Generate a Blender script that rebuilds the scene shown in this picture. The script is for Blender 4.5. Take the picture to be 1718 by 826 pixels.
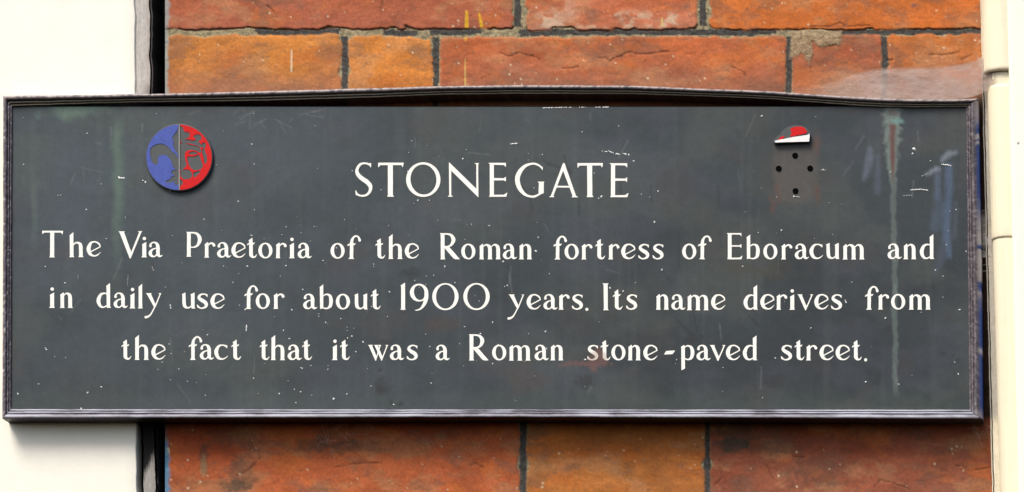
import bpy, math, random
import numpy as np
from mathutils import Vector
from mathutils.geometry import delaunay_2d_cdt

for o in list(bpy.data.objects):
    bpy.data.objects.remove(o)
SC = bpy.context.scene
COL = SC.collection
R = math.radians

# ------------------------------------------------------------------ camera, light, exposure
S = 0.0003675                 # metres per unit of the plaque's face (1640 units = 0.60 m wide)
CX, CZ = 859.0, 413.0         # centre of the framed patch of the facade
DIST = 2.4                    # distance of the lens from the plaque's face
AZ, EL = R(11), R(14)         # the photographer stands lower and a little to the right (shift lens)
CAM = np.array([DIST*math.tan(AZ), -DIST, -DIST*math.tan(EL)])
FW = 1718*S
cd = bpy.data.cameras.new('camera')
cam = bpy.data.objects.new('camera', cd); COL.objects.link(cam)
cam.location = CAM; cam.rotation_euler = (R(90), 0, 0)
cd.sensor_width = 36; cd.lens = 36*DIST/FW
cd.shift_x = -CAM[0]/FW; cd.shift_y = -CAM[2]/FW
cd.clip_start = 0.05; cd.clip_end = 100
SC.camera = cam

SUN_EL, SUN_AZ = 53, 28       # from above, a little from the left
sd_ = bpy.data.lights.new('sun', 'SUN'); sd_.energy = 1.5; sd_.angle = R(25); sd_.color = (1.0, 0.95, 0.88)
sun = bpy.data.objects.new('sun', sd_); COL.objects.link(sun)
sv = Vector((-math.sin(R(SUN_AZ))*math.cos(R(SUN_EL)), -math.cos(R(SUN_AZ))*math.cos(R(SUN_EL)), math.sin(R(SUN_EL))))
sun.rotation_euler = (-sv).to_track_quat('-Z', 'Y').to_euler(); sun.location = sv*3
W = bpy.data.worlds.new('World'); SC.world = W; W.use_nodes = True
nt = W.node_tree
sky = nt.nodes.new('ShaderNodeTexSky'); sky.sky_type = 'NISHITA'; sky.sun_disc = False
sky.sun_elevation = R(SUN_EL); sky.sun_rotation = R(180+SUN_AZ); sky.dust_density = 4; sky.air_density = 1.0; sky.ozone_density = 1.0
bg = nt.nodes['Background']; bg.inputs[1].default_value = 0.08
nt.links.new(sky.outputs[0], bg.inputs[0])
SC.view_settings.view_transform = 'Standard'; SC.view_settings.look = 'None'
SC.view_settings.exposure = 1.13; SC.view_settings.gamma = 1.0
SC.render.engine = 'CYCLES'
SC.cycles.max_bounces = 6; SC.cycles.transparent_max_bounces = 12

# ------------------------------------------------------------------ numeric helpers
def P(px, py, h=0.0):
    """a measured spot of the facade -> world point, h metres in front of the plaque's face"""
    px, py, h = np.broadcast_arrays(np.asarray(px, float), np.asarray(py, float), np.asarray(h, float))
    k = (DIST-h)/DIST
    x = CAM[0]+((px-CX)*S-CAM[0])*k
    z = CAM[2]+((CZ-py)*S-CAM[2])*k
    return np.stack([x, -h, z], -1)

def lin(c):
    c = np.asarray(c, float)/255.0
    return np.where(c <= 0.04045, c/12.92, ((c+0.055)/1.055)**2.4)

def sst(a, b, x):
    t = np.clip((x-a)/(b-a), 0, 1); return t*t*(3-2*t)

def vnoise(x, y, seed):
    r = np.random.RandomState(seed); T = r.rand(256, 256)
    xi = np.floor(x).astype(int); yi = np.floor(y).astype(int)
    fx = x-xi; fy = y-yi; fx = fx*fx*(3-2*fx); fy = fy*fy*(3-2*fy)
    a = T[yi & 255, xi & 255]; b = T[yi & 255, (xi+1) & 255]
    c = T[(yi+1) & 255, xi & 255]; d = T[(yi+1) & 255, (xi+1) & 255]
    return (a*(1-fx)+b*fx)*(1-fy)+(c*(1-fx)+d*fx)*fy

def fbm(x, y, seed, oct=4, gain=0.5):
    s = 0; a = 1; n = 0
    for k in range(oct):
        s = s+a*vnoise(x*2**k+17.3*k, y*2**k+5.1*k, seed+k); n += a; a *= gain
    return s/n

def seg_dist(x, y, pts):
    """distance minus radius to a polyline of (x, y, r)"""
    d = np.full(np.shape(x), 1e9)
    for (ax, ay, ar), (bx, by, br) in zip(pts[:-1], pts[1:]):
        vx, vy = bx-ax, by-ay; L = vx*vx+vy*vy+1e-9
        t = np.clip(((x-ax)*vx+(y-ay)*vy)/L, 0, 1)
        d = np.minimum(d, np.hypot(x-ax-t*vx, y-ay-t*vy)-(ar+(br-ar)*t))
    return d

def catmull(pts, n=6):
    p = np.array(pts, float); q = np.vstack([2*p[0]-p[1], p, 2*p[-1]-p[-2]]); out = []
    for i in range(1, len(q)-2):
        for k in range(n):
            t = k/n
            out.append(0.5*((2*q[i])+(q[i+1]-q[i-1])*t+(2*q[i-1]-5*q[i]+4*q[i+1]-q[i+2])*t*t+(3*q[i]-q[i-1]-3*q[i+1]+q[i+2])*t**3))
    out.append(p[-1]); out = np.array(out); out[:, 2] = np.maximum(out[:, 2], 0.6)
    return out

def poly_sdf(x, y, pts):
    p = np.array(pts, float); d = np.full(np.shape(x), 1e18); inside = np.zeros(np.shape(x), bool)
    for i in range(len(p)):
        ax, ay = p[i]; bx, by = p[i-1]
        vx, vy = bx-ax, by-ay; L = vx*vx+vy*vy+1e-12
        t = np.clip(((x-ax)*vx+(y-ay)*vy)/L, 0, 1)
        d = np.minimum(d, (x-ax-t*vx)**2+(y-ay-t*vy)**2)
        if by != ay:
            inside ^= ((ay > y) != (by > y)) & (x < (bx-ax)*(y-ay)/(by-ay)+ax)
    d = np.sqrt(d); return np.where(inside, -d, d)

def ell(x, y, cx, cy, rx, ry, rot=0):
    c, s = math.cos(R(rot)), math.sin(R(rot))
    u = (x-cx)*c+(y-cy)*s; v = -(x-cx)*s+(y-cy)*c
    k = np.hypot(u/rx, v/ry); g = np.hypot(u/rx**2, v/ry**2)+1e-9
    return k*(k-1)/g

# ------------------------------------------------------------------ object helpers
def link(name, verts, faces, mat, parent=None, smooth=False, attrs=None):
    me = bpy.data.meshes.new(name)
    verts = np.asarray(verts, np.float32)
    if isinstance(faces, np.ndarray):
        n = len(faces); k = faces.shape[1]
        me.vertices.add(len(verts)); me.vertices.foreach_set('co', verts.ravel())
        me.loops.add(n*k); me.loops.foreach_set('vertex_index', faces.ravel().astype(np.int32))
        me.polygons.add(n); me.polygons.foreach_set('loop_start', (np.arange(n)*k).astype(np.int32))
        me.update(calc_edges=True); me.validate()
    else:
        me.from_pydata(verts.tolist(), [], [list(f) for f in faces]); me.update()
    if smooth:
        me.polygons.foreach_set('use_smooth', np.ones(len(me.polygons), bool))
    for an, av in (attrs or {}).items():
        av = np.asarray(av, np.float32)
        if av.ndim == 2:
            a = me.attributes.new(an, 'FLOAT_COLOR', 'POINT')
            a.data.foreach_set('color', np.concatenate([av, np.ones((len(av), 1), np.float32)], 1).ravel())
        else:
            a = me.attributes.new(an, 'FLOAT', 'POINT'); a.data.foreach_set('value', av)
    if mat: me.materials.append(mat)
    o = bpy.data.objects.new(name, me); COL.objects.link(o)
    if parent is not None:
        o.parent = parent
        o.location = -Vector(parent.location) if parent.type == 'EMPTY' else (0, 0, 0)
    return o

def thing(name, label, cat, loc):
    o = bpy.data.objects.new(name, None); COL.objects.link(o); o.empty_display_size = 0.02
    o.location = Vector([float(v) for v in loc]); o['label'] = label; o['category'] = cat
    return o

def tag(o, label, cat):
    o['label'] = label; o['category'] = cat; return o

def grid_faces(ny, nx):
    i = np.arange(ny*nx).reshape(ny, nx)
    return np.stack([i[:-1, :-1], i[1:, :-1], i[1:, 1:], i[:-1, 1:]], -1).reshape(-1, 4)

def contours(F, xs, ys):
    """closed outlines of F<0 by marching squares"""
    ny, nx = F.shape; nxt = {}; pos = {}
    def cut(j0, i0, j1, i1):
        key = (j0, i0, j1, i1) if (j0, i0) < (j1, i1) else (j1, i1, j0, i0)
        if key not in pos:
            a, b = F[key[0], key[1]], F[key[2], key[3]]; t = a/(a-b)
            t = min(max(t, 0.02), 0.98)
            pos[key] = (xs[key[1]]+(xs[key[3]]-xs[key[1]])*t, ys[key[0]]+(ys[key[2]]-ys[key[0]])*t)
        return key
    N = F < 0
    cells = N[:-1, :-1].astype(int)+N[:-1, 1:]+N[1:, :-1]+N[1:, 1:]
    for j, i in zip(*np.where((cells > 0) & (cells < 4))):
        c = [(j, i), (j, i+1), (j+1, i+1), (j+1, i)]
        ent = []; exi = []
        for k in range(4):
            a, b = c[k], c[(k+1) % 4]
            if N[a] and not N[b]: exi.append((k, cut(*a, *b)))
            elif not N[a] and N[b]: ent.append((k, cut(*a, *b)))
        for k, e in exi:     # leave at k, come back at the next entry round the cell
            best = min(ent, key=lambda q: (q[0]-k) % 4)
            nxt[e] = best[1]
    loops = []; seen = set()
    for s in list(nxt):
        if s in seen: continue
        lp = []; c = s
        while c not in seen and c in nxt:
            seen.add(c); lp.append(pos[c]); c = nxt[c]
        if len(lp) > 3: loops.append(lp)
    return loops

def sdf_shape(fn, x0, x1, y0, y1, step):
    """fn(x,y)<0 -> (verts2d, triangles, boundary edges)"""
    xs = np.arange(x0, x1+step, step); ys = np.arange(y0, y1+step, step)
    X, Y = np.meshgrid(xs, ys); F = fn(X, Y)
    F[0, :] = F[-1, :] = 1; F[:, 0] = F[:, -1] = 1
    V = []; E = []
    for lp in contours(F, xs, ys):
        n0 = len(V); V += [Vector(p) for p in lp]
        E += [(n0+k, n0+(k+1) % len(lp)) for k in range(len(lp))]
    if not V: return [], [], []
    v, e, f, *_ = delaunay_2d_cdt(V, E, [], 0, 1e-6)
    v = np.array([[p[0], p[1]] for p in v])
    tri = [t for t in f if len(t) == 3]
    c = np.array([[v[t[0]][0]+v[t[1]][0]+v[t[2]][0], v[t[0]][1]+v[t[1]][1]+v[t[2]][1]] for t in tri])/3
    keep = fn(c[:, 0], c[:, 1]) < 0.15*step
    tri = [t for t, k in zip(tri, keep) if k]
    cnt = {}
    for t in tri:
        for k in range(3):
            a, b = t[k], t[(k+1) % 3]; cnt[(a, b)] = 1
    bnd = [(a, b) for (a, b) in cnt if (b, a) not in cnt]
    return v, tri, bnd

def slab(shape, place, h0, h1, base=0):
    """extruded sdf_shape: place(v2) -> px,py ; from h0 (back) to h1 (front)"""
    v, tri, bnd = shape
    px, py = place(v)
    n = len(v)
    fr = P(px, py, h1); bk = fr.copy(); bk[:, 1] = -h0
    V = np.vstack([fr, bk])
    F = [(base+a, base+b, base+c) for a, b, c in tri]
    F += [(base+a, base+b, base+n+b, base+n+a) for a, b in bnd]
    return V, F

def fix_normals(o):
    import bmesh
    bm = bmesh.new(); bm.from_mesh(o.data); bmesh.ops.recalc_face_normals(bm, faces=bm.faces)
    bm.to_mesh(o.data); bm.free(); return o

# ------------------------------------------------------------------ materials
def mat(name, base=None, attr=None, rough=0.6, spec=0.3, metal=0.0, noise=0.12, nscale=400, bump=0.15, bscale=900, bdist=0.0004, speck=None, streak=0.0):
    m = bpy.data.materials.new(name); m.use_nodes = True
    t = m.node_tree; N = t.nodes; L = t.links; b = N['Principled BSDF']
    b.inputs['Roughness'].default_value = rough; b.inputs['Metallic'].default_value = metal
    b.inputs['Specular IOR Level'].default_value = spec
    tc = N.new('ShaderNodeTexCoord'); co = tc.outputs['Object']
    if attr:
        a = N.new('ShaderNodeAttribute'); a.attribute_name = attr; colr = a.outputs['Color']
    else:
        a = N.new('ShaderNodeRGB'); a.outputs[0].default_value = (*base, 1); colr = a.outputs[0]
    n1 = N.new('ShaderNodeTexNoise'); n1.inputs['Scale'].default_value = nscale; n1.inputs['Detail'].default_value = 8; n1.inputs['Roughness'].default_value = 0.65
    L.new(co, n1.inputs['Vector'])
    mr = N.new('ShaderNodeMapRange'); mr.inputs[1].default_value = 0.3; mr.inputs[2].default_value = 0.7
    mr.inputs[3].default_value = 1-noise; mr.inputs[4].default_value = 1+noise; L.new(n1.outputs['Fac'], mr.inputs[0])
    mx = N.new('ShaderNodeVectorMath'); mx.operation = 'SCALE'; L.new(colr, mx.inputs[0]); L.new(mr.outputs[0], mx.inputs['Scale'])
    out = mx.outputs[0]
    if streak:
        mp = N.new('ShaderNodeMapping'); mp.inputs['Scale'].default_value = (1, 1, 0.04); L.new(co, mp.inputs[0])
        n3 = N.new('ShaderNodeTexNoise'); n3.inputs['Scale'].default_value = 260; n3.inputs['Detail'].default_value = 5; L.new(mp.outputs[0], n3.inputs['Vector'])
        m3 = N.new('ShaderNodeMapRange'); m3.inputs[1].default_value = 0.3; m3.inputs[2].default_value = 0.7; m3.inputs[3].default_value = 1-streak; m3.inputs[4].default_value = 1+streak
        L.new(n3.outputs['Fac'], m3.inputs[0])
        mx2 = N.new('ShaderNodeVectorMath'); mx2.operation = 'SCALE'; L.new(out, mx2.inputs[0]); L.new(m3.outputs[0], mx2.inputs['Scale']); out = mx2.outputs[0]
    if speck:
        vo = N.new('ShaderNodeTexVoronoi'); vo.inputs['Scale'].default_value = speck[0]; L.new(co, vo.inputs['Vector'])
        lt = N.new('ShaderNodeMapRange'); lt.inputs[1].default_value = speck[1]; lt.inputs[2].default_value = speck[1]*0.5; L.new(vo.outputs['Distance'], lt.inputs[0])
        sx = N.new('ShaderNodeMix'); sx.data_type = 'RGBA'; L.new(lt.outputs[0], sx.inputs['Factor']); L.new(out, sx.inputs['A']); sx.inputs['B'].default_value = (*speck[2], 1)
        out = sx.outputs['Result']
    L.new(out, b.inputs['Base Color'])
    rr = N.new('ShaderNodeMapRange'); rr.inputs[3].default_value = max(rough-0.12, 0.05); rr.inputs[4].default_value = min(rough+0.12, 1); L.new(n1.outputs['Fac'], rr.inputs[0]); L.new(rr.outputs[0], b.inputs['Roughness'])
    if bump:
        n2 = N.new('ShaderNodeTexNoise'); n2.inputs['Scale'].default_value = bscale; n2.inputs['Detail'].default_value = 6; L.new(co, n2.inputs['Vector'])
        bp = N.new('ShaderNodeBump'); bp.inputs['Strength'].default_value = bump; bp.inputs['Distance'].default_value = bdist
        L.new(n2.outputs['Fac'], bp.inputs['Height']); L.new(bp.outputs[0], b.inputs['Normal'])
    return m

M_BRICK = mat('brick_clay', attr='tone', rough=0.85, spec=0.25, noise=0.17, nscale=700, bump=0.36, bscale=1400, bdist=0.0005)
M_MORTAR = mat('lime_mortar', attr='tone', rough=0.95, spec=0.1, noise=0.45, nscale=1500, bump=0.8, bscale=1600, bdist=0.0006)
M_PANEL = mat('aged_bronze', attr='tone', rough=0.55, spec=0.28, noise=0.10, nscale=150, bump=0.12, bscale=700, bdist=0.0003, streak=0.02)
M_FRAME = mat('weathered_lead', attr='tone', rough=0.42, spec=0.38, noise=0.15, nscale=900, bump=0.2, bscale=1500, bdist=0.0002)
M_LETTER = mat('cream_lettering_paint', attr='tone', rough=0.6, spec=0.25, noise=0.10, nscale=700, bump=0.1)
M_SPECK = mat('white_paint_spatter', base=(0.72, 0.73, 0.72), rough=0.7, noise=0.25, bump=0)
M_CREAM = mat('cream_masonry_paint', base=tuple(lin((241, 238, 225))), rough=0.7, spec=0.25, noise=0.03, nscale=60, bump=0.2, bscale=300, bdist=0.0006, speck=(28, .03, (.30, .28, .25)))
M_PIPE = mat('cream_pipe_paint', attr='tone', rough=0.45, spec=0.4, noise=0.03, nscale=120, bump=0.08, bscale=350)
M_STRIP = mat('dirty_render', attr='tone', rough=0.9, noise=0.12, nscale=500, bump=0.4, bscale=900)
M_DARK = mat('recess_shade', base=(0.012, 0.011, 0.010), rough=1.0, spec=0.05, noise=0.5, nscale=200, bump=0.6, bscale=400, bdist=0.001)  # near-black colour standing in for shade inside the gap
M_DISC = mat('badge_metal', base=tuple(lin((106, 112, 114))*0.42), rough=0.5, spec=0.4, noise=0.2, nscale=900, bump=0.3, bscale=1500)
M_BLUE = mat('blue_enamel', base=(0.058, 0.092, 0.36), rough=0.45, spec=0.25, noise=0.14, nscale=350, bump=0.1)
M_RED = mat('red_enamel', base=(0.56, 0.004, 0.006), rough=0.45, spec=0.2, noise=0.1, nscale=350, bump=0.1)
M_WHITE = mat('white_enamel', base=(0.80, 0.79, 0.78), rough=0.45, spec=0.35, noise=0.04, bump=0.05)
M_HOLE = mat('hole_dark', base=(0.004, 0.004, 0.004), rough=1, spec=0, noise=0.2, bump=0)

# ------------------------------------------------------------------ brick wall
H_BRICK = -0.0136
def wall():
    #        x0   y0   x1    y1    top tone          bottom tone       seed
    BR = [(278, -150, 862, 47, (196, 104, 74), (186, 100, 78), 1),
          (884, -150, 1170, 49, (214, 104, 58), (205, 124, 100), 2),
          (1192, -150, 1900, 48, (218, 116, 52), (220, 112, 42), 3),
          (278, 60, 572, 252, (226, 138, 62), (190, 116, 82), 4),
          (585, 62, 725, 252, (226, 136, 58), (206, 122, 62), 5),
          (739, 64, 1317, 252, (206, 106, 62), (164, 96, 78), 6),
          (1331, 60, 1477, 252, (184, 94, 64), (182, 112, 88), 7),
          (1490, 60, 1900, 252, (208, 116, 56), (184, 104, 78), 8),
          (278, 264, 850, 456, (190, 100, 70), (180, 100, 70), 9), (862, 264, 1150, 456, (200, 110, 60), (190, 100, 60), 10),
          (1162, 264, 1900, 456, (190, 100, 70), (190, 100, 70), 11),
          (278, 468, 572, 654, (200, 110, 60), (190, 100, 60), 12), (584, 468, 1180, 654, (190, 100, 70), (190, 100, 70), 13),
          (1192, 468, 1900, 654, (200, 110, 60), (190, 100, 60), 14),
          (278, 666, 870, 1000, (196, 88, 50), (206, 104, 62), 15),
          (884, 666, 1181, 1000, (198, 106, 44), (204, 122, 60), 16),
          (1192, 666, 1900, 1000, (168, 82, 58), (170, 94, 74), 17)]
    xs = np.arange(277, 1800, 1.7)
    ys = np.concatenate([np.arange(-110, -10, 5), np.arange(-10, 200, 1.6), np.arange(200, 680, 8), np.arange(680, 850, 1.6), np.arange(850, 960, 5)])
    X, Y = np.meshgrid(xs, ys)
    wx = X+6*(fbm(X/34, Y/34, 11)-0.5)+3.2*(fbm(X/9, Y/9, 12, 4)-0.5)
    wy = Y+7*(fbm(X/40, Y/30, 13)-0.5)+3.6*(fbm(X/10, Y/8, 14, 4)-0.5)
    sd = np.full(X.shape, 1e3); idx = np.full(X.shape, -1)
    for k, b in enumerate(BR):
        cx, cy = (b[0]+b[2])/2, (b[1]+b[3])/2; r = 7
        qx = np.abs(wx-cx)-(b[2]-b[0])/2+r-.8; qy = np.abs(wy-cy)-(b[3]-b[1])/2+r-1.6
        d = np.hypot(np.maximum(qx, 0), np.maximum(qy, 0))+np.minimum(np.maximum(qx, qy), 0)-r
        n = d < sd; sd = np.where(n, d, sd); idx = np.where(n, k, idx)
    sd = sd+5*np.clip(fbm(X/34, Y/20, 15, 3)-.56, 0, 1)/.44*sst(-14, -2, sd)*2.2
    C = np.zeros(X.shape+(3,))
    for k, b in enumerate(BR):
        s = b[6]*31
        m = idx == k
        if not m.any(): continue
        x, y = X[m], Y[m]
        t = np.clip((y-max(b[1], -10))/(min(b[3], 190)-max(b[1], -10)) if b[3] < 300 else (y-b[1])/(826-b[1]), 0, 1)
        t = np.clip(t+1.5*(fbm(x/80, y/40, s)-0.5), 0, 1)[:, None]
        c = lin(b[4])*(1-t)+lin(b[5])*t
        mott = fbm(x/46, y/30, s+5, 5, 0.6)
        pale = sst(0.50, 0.70, fbm(x/60+9, y/34, s+9, 5, 0.6))[:, None]
        dark = sst(0.53, 0.72, fbm(x/50+3, y/28+7, s+13, 5, 0.62))[:, None]
        oran = sst(0.55, 0.75, fbm(x/55+1, y/33+2, s+17, 4))[:, None]
        c = c*(0.60+0.76*mott)[:, None]
        c = c*(1-0.45*oran)+0.45*oran*lin((224, 118, 44))
        c = c*(1-0.36*pale)+0.36*pale*lin((206, 152, 116))
        c = c*(1-0.45*dark)+0.45*dark*lin((132, 96, 86))
        grit = fbm(x/3.2, y/2.6, s+21, 3)
        c = c*(0.88+0.24*grit)[:, None]
        c = c*(0.90+0.20*vnoise(x/1.9, y/1.9, s+25))[:, None]
        lum = c@np.array([.35, .5, .15]); c = c*.95+.05*lum[:, None]*np.array([1.1, .97, .92])
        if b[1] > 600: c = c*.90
        fl = sst(0.70, 0.80, fbm(x/9, y/5, s+23, 3))[:, None]
        c = c*(1-0.35*fl)+0.35*fl*lin((120, 100, 92))
        C[m] = c
    def over(mask, col):
        nonlocal C
        m = np.clip(mask, 0, 1)[..., None]; C = C*(1-m)+m*lin(col)
    n5 = fbm(X/7, Y/7, 77, 4); n20 = fbm(X/24, Y/18, 78, 4)
    # chalky bloom on the middle brick of the upper course
    over(0.75*sst(0.46, 0.62, n20)*sst(12, 30, Y)*sst(50, 44, Y)*sst(890, 910, X)*sst(1165, 1130, X), (226, 192, 178))
    over(0.6*sst(0.5, 0.7, fbm(X/30, Y/30, 79))*sst(880, 900, X)*sst(990, 930, X)*(Y < 50), (214, 176, 164))
    # mortar smeared over the brick's corner
    smear = poly_sdf(wx, wy, [(1326, 52), (1412, 52), (1412, 64), (1408, 74), (1380, 80), (1360, 72), (1364, 92), (1360, 108), (1352, 98), (1344, 92), (1326, 100)])+6*(n5-0.5)
    smask = sst(3, -3, smear)*.9
    # dusty greyed lower part beside the cobweb
    dust = sst(95, 150, Y+40*(n20-0.5)-0.06*(X-1330))*sst(1330, 1420, X)*(Y < 200)
    over(0.55*dust, (188, 156, 142))
    over(0.7*sst(0.5, 0.6, n5)*sst(1634, 1646, X)*(Y < 110)*(Y > 60), (220, 190, 178))
    # soot-greyed bottom of the left bricks above the plaque
    over(0.45*sst(105, 150, Y+50*(n20-0.5))*sst(600, 500, X)*(Y < 200), (150, 112, 100))
    over(0.35*sst(95, 140, Y+60*(n20-0.5))*sst(760, 860, X)*sst(1330, 1280, X)*(Y < 200), (150, 110, 98))
    # yellow drips and thin white runs
    for pts, col in (([(783, 20, 2), (783, 45, 3.4)], (236, 180, 50)), ([(804, 23, 1.5), (808, 44, 2.8)], (236, 180, 50)), ([(782, 60, 3), (781, 68, 1)], (228, 170, 60)),
                     ([(489, 84, .6), (489, 120, 1)], (250, 236, 220)), ([(780.5, 100, .5), (780.5, 143, 1)], (226, 190, 120)), ([(1111, 30, .8), (1111, 42, 2)], (224, 196, 130))):
        over(0.9*sst(1.2, -0.8, seg_dist(X, Y, pts)), col)
    # soot patches on lower bricks
    for cx, cy, rx, ry, a in ((1222, 748, 34, 13, .8), (1235, 725, 40, 25, .6), (395, 735, 60, 22, .4), (530, 745, 40, 14, .5), (405, 800, 26, 34, .45), (600, 750, 60, 12, .4), (1370, 790, 60, 30, .4), (1310, 752, 50, 12, .35), (342, 770, 8, 28, .5), (390, 815, 30, 12, .6)):
        over(a*sst(1.15, 0.5, np.hypot((X-cx)/rx, (Y-cy)/ry)+1.2*(n5-0.5)+0.8*(n20-0.5)), (84, 74, 68))
    over(0.8*sst(6, 0, np.hypot((X-1533)/5, (Y-9)/4)*5-3*n5), (120, 92, 96))
    over(0.55*sst(1, .5, np.hypot((X-341)/7, (Y-785)/24)+(n5-.5)), (168, 140, 112))
    # pale dust spots
    rr = random.Random(5)
    for k in range(150):
        x = rr.uniform(285, 1640); y = rr.choice([rr.uniform(2, 46), rr.uniform(64, 145), rr.uniform(64, 145), rr.uniform(720, 824), rr.uniform(745, 824)])
        rad = rr.choice([.6, .8, 1, 1.2, 1.6])
        j0, j1 = np.searchsorted(ys, [y-5, y+5]); i0, i1 = np.searchsorted(xs, [x-5, x+5])
        mm = 0.85*sst(rad+.9, rad-.6, np.hypot(X[j0:j1, i0:i1]-x, Y[j0:j1, i0:i1]-y))[..., None]
        C[j0:j1, i0:i1] = C[j0:j1, i0:i1]*(1-mm)+mm*lin((238, 214, 196))
    # ---- relief
    H = -0.0006*sst(-3, 3, sd)+0.0007*(fbm(X/60, Y/40, 41, 3)-0.5)+0.0005*(fbm(X/17, Y/11, 42, 3)-0.5)+0.00012*(fbm(X/3.5, Y/3, 43, 2)-0.5)
    pit = sst(0.74, 0.84, fbm(X/9, Y/7, 44, 3))*(sd < -4)*sst(.5, .62, fbm(X/120, Y/60, 45, 2)); H = H-0.0002*pit
    cracks = [[(862, 92), (872, 90), (884, 95), (894, 95), (906, 100)], [(945, 116), (960, 116), (971, 113)], [(1005, 97), (1014, 96), (1023, 102), (1034, 97), (1046, 93), (1058, 87), (1068, 90), (1090, 91), (1122, 88)],
              [(1226, 112), (1238, 117), (1248, 122), (1250, 128)], [(1358, 46), (1384, 45), (1396, 43), (1408, 39), (1420, 42)], [(450, 10), (458, 18), (466, 30)], [(640, 0), (642, 16)],
              [(1488, 101), (1496, 99), (1490, 103)], [(1612, 100), (1622, 98), (1634, 92)], [(1560, 92), (1580, 92), (1610, 86)],
              [(434, 755), (438, 768), (428, 778), (424, 784), (408, 796), (398, 800)], [(1468, 818), (1476, 806), (1490, 808), (1506, 815), (1526, 821)], [(1602, 783), (1612, 783), (1622, 785)], [(1636, 788), (1652, 784), (1664, 782)],
              [(1500, 813), (1510, 815)], [(1285, 784), (1292, 797), (1300, 806)], [(840, 92), (852, 95), (862, 94)], [(1415, 44), (1440, 43), (1460, 43)], [(790, 783), (800, 778), (812, 786)], [(1200, 812), (1212, 800), (1208, 790)],
              [(560, 783), (590, 780), (640, 777)], [(1332, 766), (1350, 768)]]
    ck = np.full(X.shape, 1e3)
    for c in cracks: ck = np.minimum(ck, seg_dist(wx, wy, [(a, b, 0.35) for a, b in c]))
    ck = ck+2.6*(fbm(X/6, Y/6, 46, 3)-.42); H = H-0.0004*sst(2.2, 0, ck); over(0.42*sst(2.0, 0.2, ck), (84, 52, 42))
    over(0.4*sst(-5, 4, sd)*sst(0.45, 0.6, n5), (150, 128, 108))
    # ---- mortar tone
    mm = sst(-1.2, 2.4, sd)
    nm = fbm(X/40, Y/12, 51, 3)
    bed = np.minimum(np.abs(wy-54), 1e3)
    zone = np.zeros(X.shape)
    for a, b in ((432, 568), (648, 700), (722, 808), (872, 1300), (1400, 1660)): zone = np.maximum(zone, sst(a-12, a+8, X)*sst(b+12, b-8, X))
    nf = fbm(X/5, Y/5, 59, 3); nl = fbm(X/34, Y/10, 52, 3)
    dk = sst(.42, .58, 1.0*zone*sst(7.5, 3.0, np.abs(wy-54.5)+5*(nl-.5))+.9*(nf-.5)+.25*(nl-.5))*(np.abs(wy-54.5) < 11)
    vj = np.minimum.reduce([np.abs(wx-v) for v in (869, 1180, 578, 731, 1324, 1484)])
    lowj = np.minimum.reduce([np.abs(wx-v) for v in (877, 1186)])
    up = (wy < 44) | (wy > 62)
    dk = np.maximum(dk, up*(wy < 300)*sst(.35, .6, sst(7.5, 3.5, vj)+.8*(nf-.5)-.35*sst(95, 140, Y)*(vnoise(X/2.5, Y/2.5, 60) > .45)))
    dk = np.maximum(dk, (wy > 300)*sst(7, 4.5, lowj))
    sand = lin((166, 150, 130))*(0.4+1.2*fbm(X/4, Y/4, 54, 3))[..., None]
    darkc = lin((84, 80, 84))*(0.5+1.0*fbm(X/3, Y/3, 55, 2))[..., None]
    mc = sand*(1-dk[..., None])+darkc*dk[..., None]
    sandy = lin((172, 148, 128))*(0.5+1.0*fbm(X/4, Y/4, 56, 3))[..., None]
    C = C*(1-mm[..., None])+mc*mm[..., None]
    C = C*(1-smask[..., None])+sandy*smask[..., None]
    H = H+0.0007*smask+0.0006*(fbm(X/5, Y/5, 57, 3)-0.5)*np.maximum(mm, smask)
    # open crack where mortar has shrunk from the brick above it
    gap = np.exp(-((sd-.6)/1.1)**2)*sst(0.42, 0.55, fbm(X/45, Y/20, 58, 3)+0.10)*((wy > 42) & (wy < 53))*(X > 300)
    H = H-0.0008*gap; C = C*(1-0.75*gap[..., None])+0.75*gap[..., None]*lin((58, 38, 34))
    # flaking blue and grey paint along the left arris
    e = X-278+3*(fbm(X/9, Y/6, 61)-0.5)
    blue = sst(7, 1, e+8*(fbm(X/6, Y/10, 62)-0.5)-3*sst(750, 770, Y)-2*sst(50, 20, Y))*(1-sst(680, 700, Y)*sst(745, 735, Y)*.8)
    over(sst(1.1, .8, np.hypot((X-281)/4, (Y-757)/7)), (240, 226, 204))
    m = (0.85*blue)[..., None]; cc = np.where((Y > 400)[..., None], lin((84, 150, 206)), lin((168, 172, 184)))
    C = C*(1-m)+m*cc
    slot_shade = sst(1634, 1642, X)*sst(150, 175, Y)*sst(712, 695, Y)  # shade of the deep slot beside the plaque, painted dark on the brick
    over(.93*slot_shade, (46, 38, 34))
    C = C*(0.74+0.0*X)[..., None]*np.array([0.97, 1.02, 0.84])
    V = P(X, Y, H_BRICK+H).reshape(-1, 3); Fq = grid_faces(*X.shape); Fq = Fq[:, ::-1] if False else Fq
    isb = ((sd < 1.2) & (smask < 0.5)).ravel()[Fq].sum(1) >= 3
    root = thing('brick_wall', 'old wall of large orange red bricks with worn mortar behind the dark plaque', 'wall', P(960, 960, H_BRICK))
    for nm_, sel, mt in (('bricks', isb, M_BRICK), ('mortar', ~isb, M_MORTAR)):
        f = Fq[sel]; u, inv = np.unique(f, return_inverse=True)
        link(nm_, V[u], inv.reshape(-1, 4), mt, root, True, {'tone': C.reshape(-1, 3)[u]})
    # the wall's left end, going back into the gap
    ye = np.arange(-110, 960, 4.0); he = np.linspace(0, -0.05, 12)
    Yg, Hg = np.meshgrid(ye, he)
    base = P(277+0*Yg, Yg, H_BRICK-0.0012+0*Hg); base[..., 1] -= Hg
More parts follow.
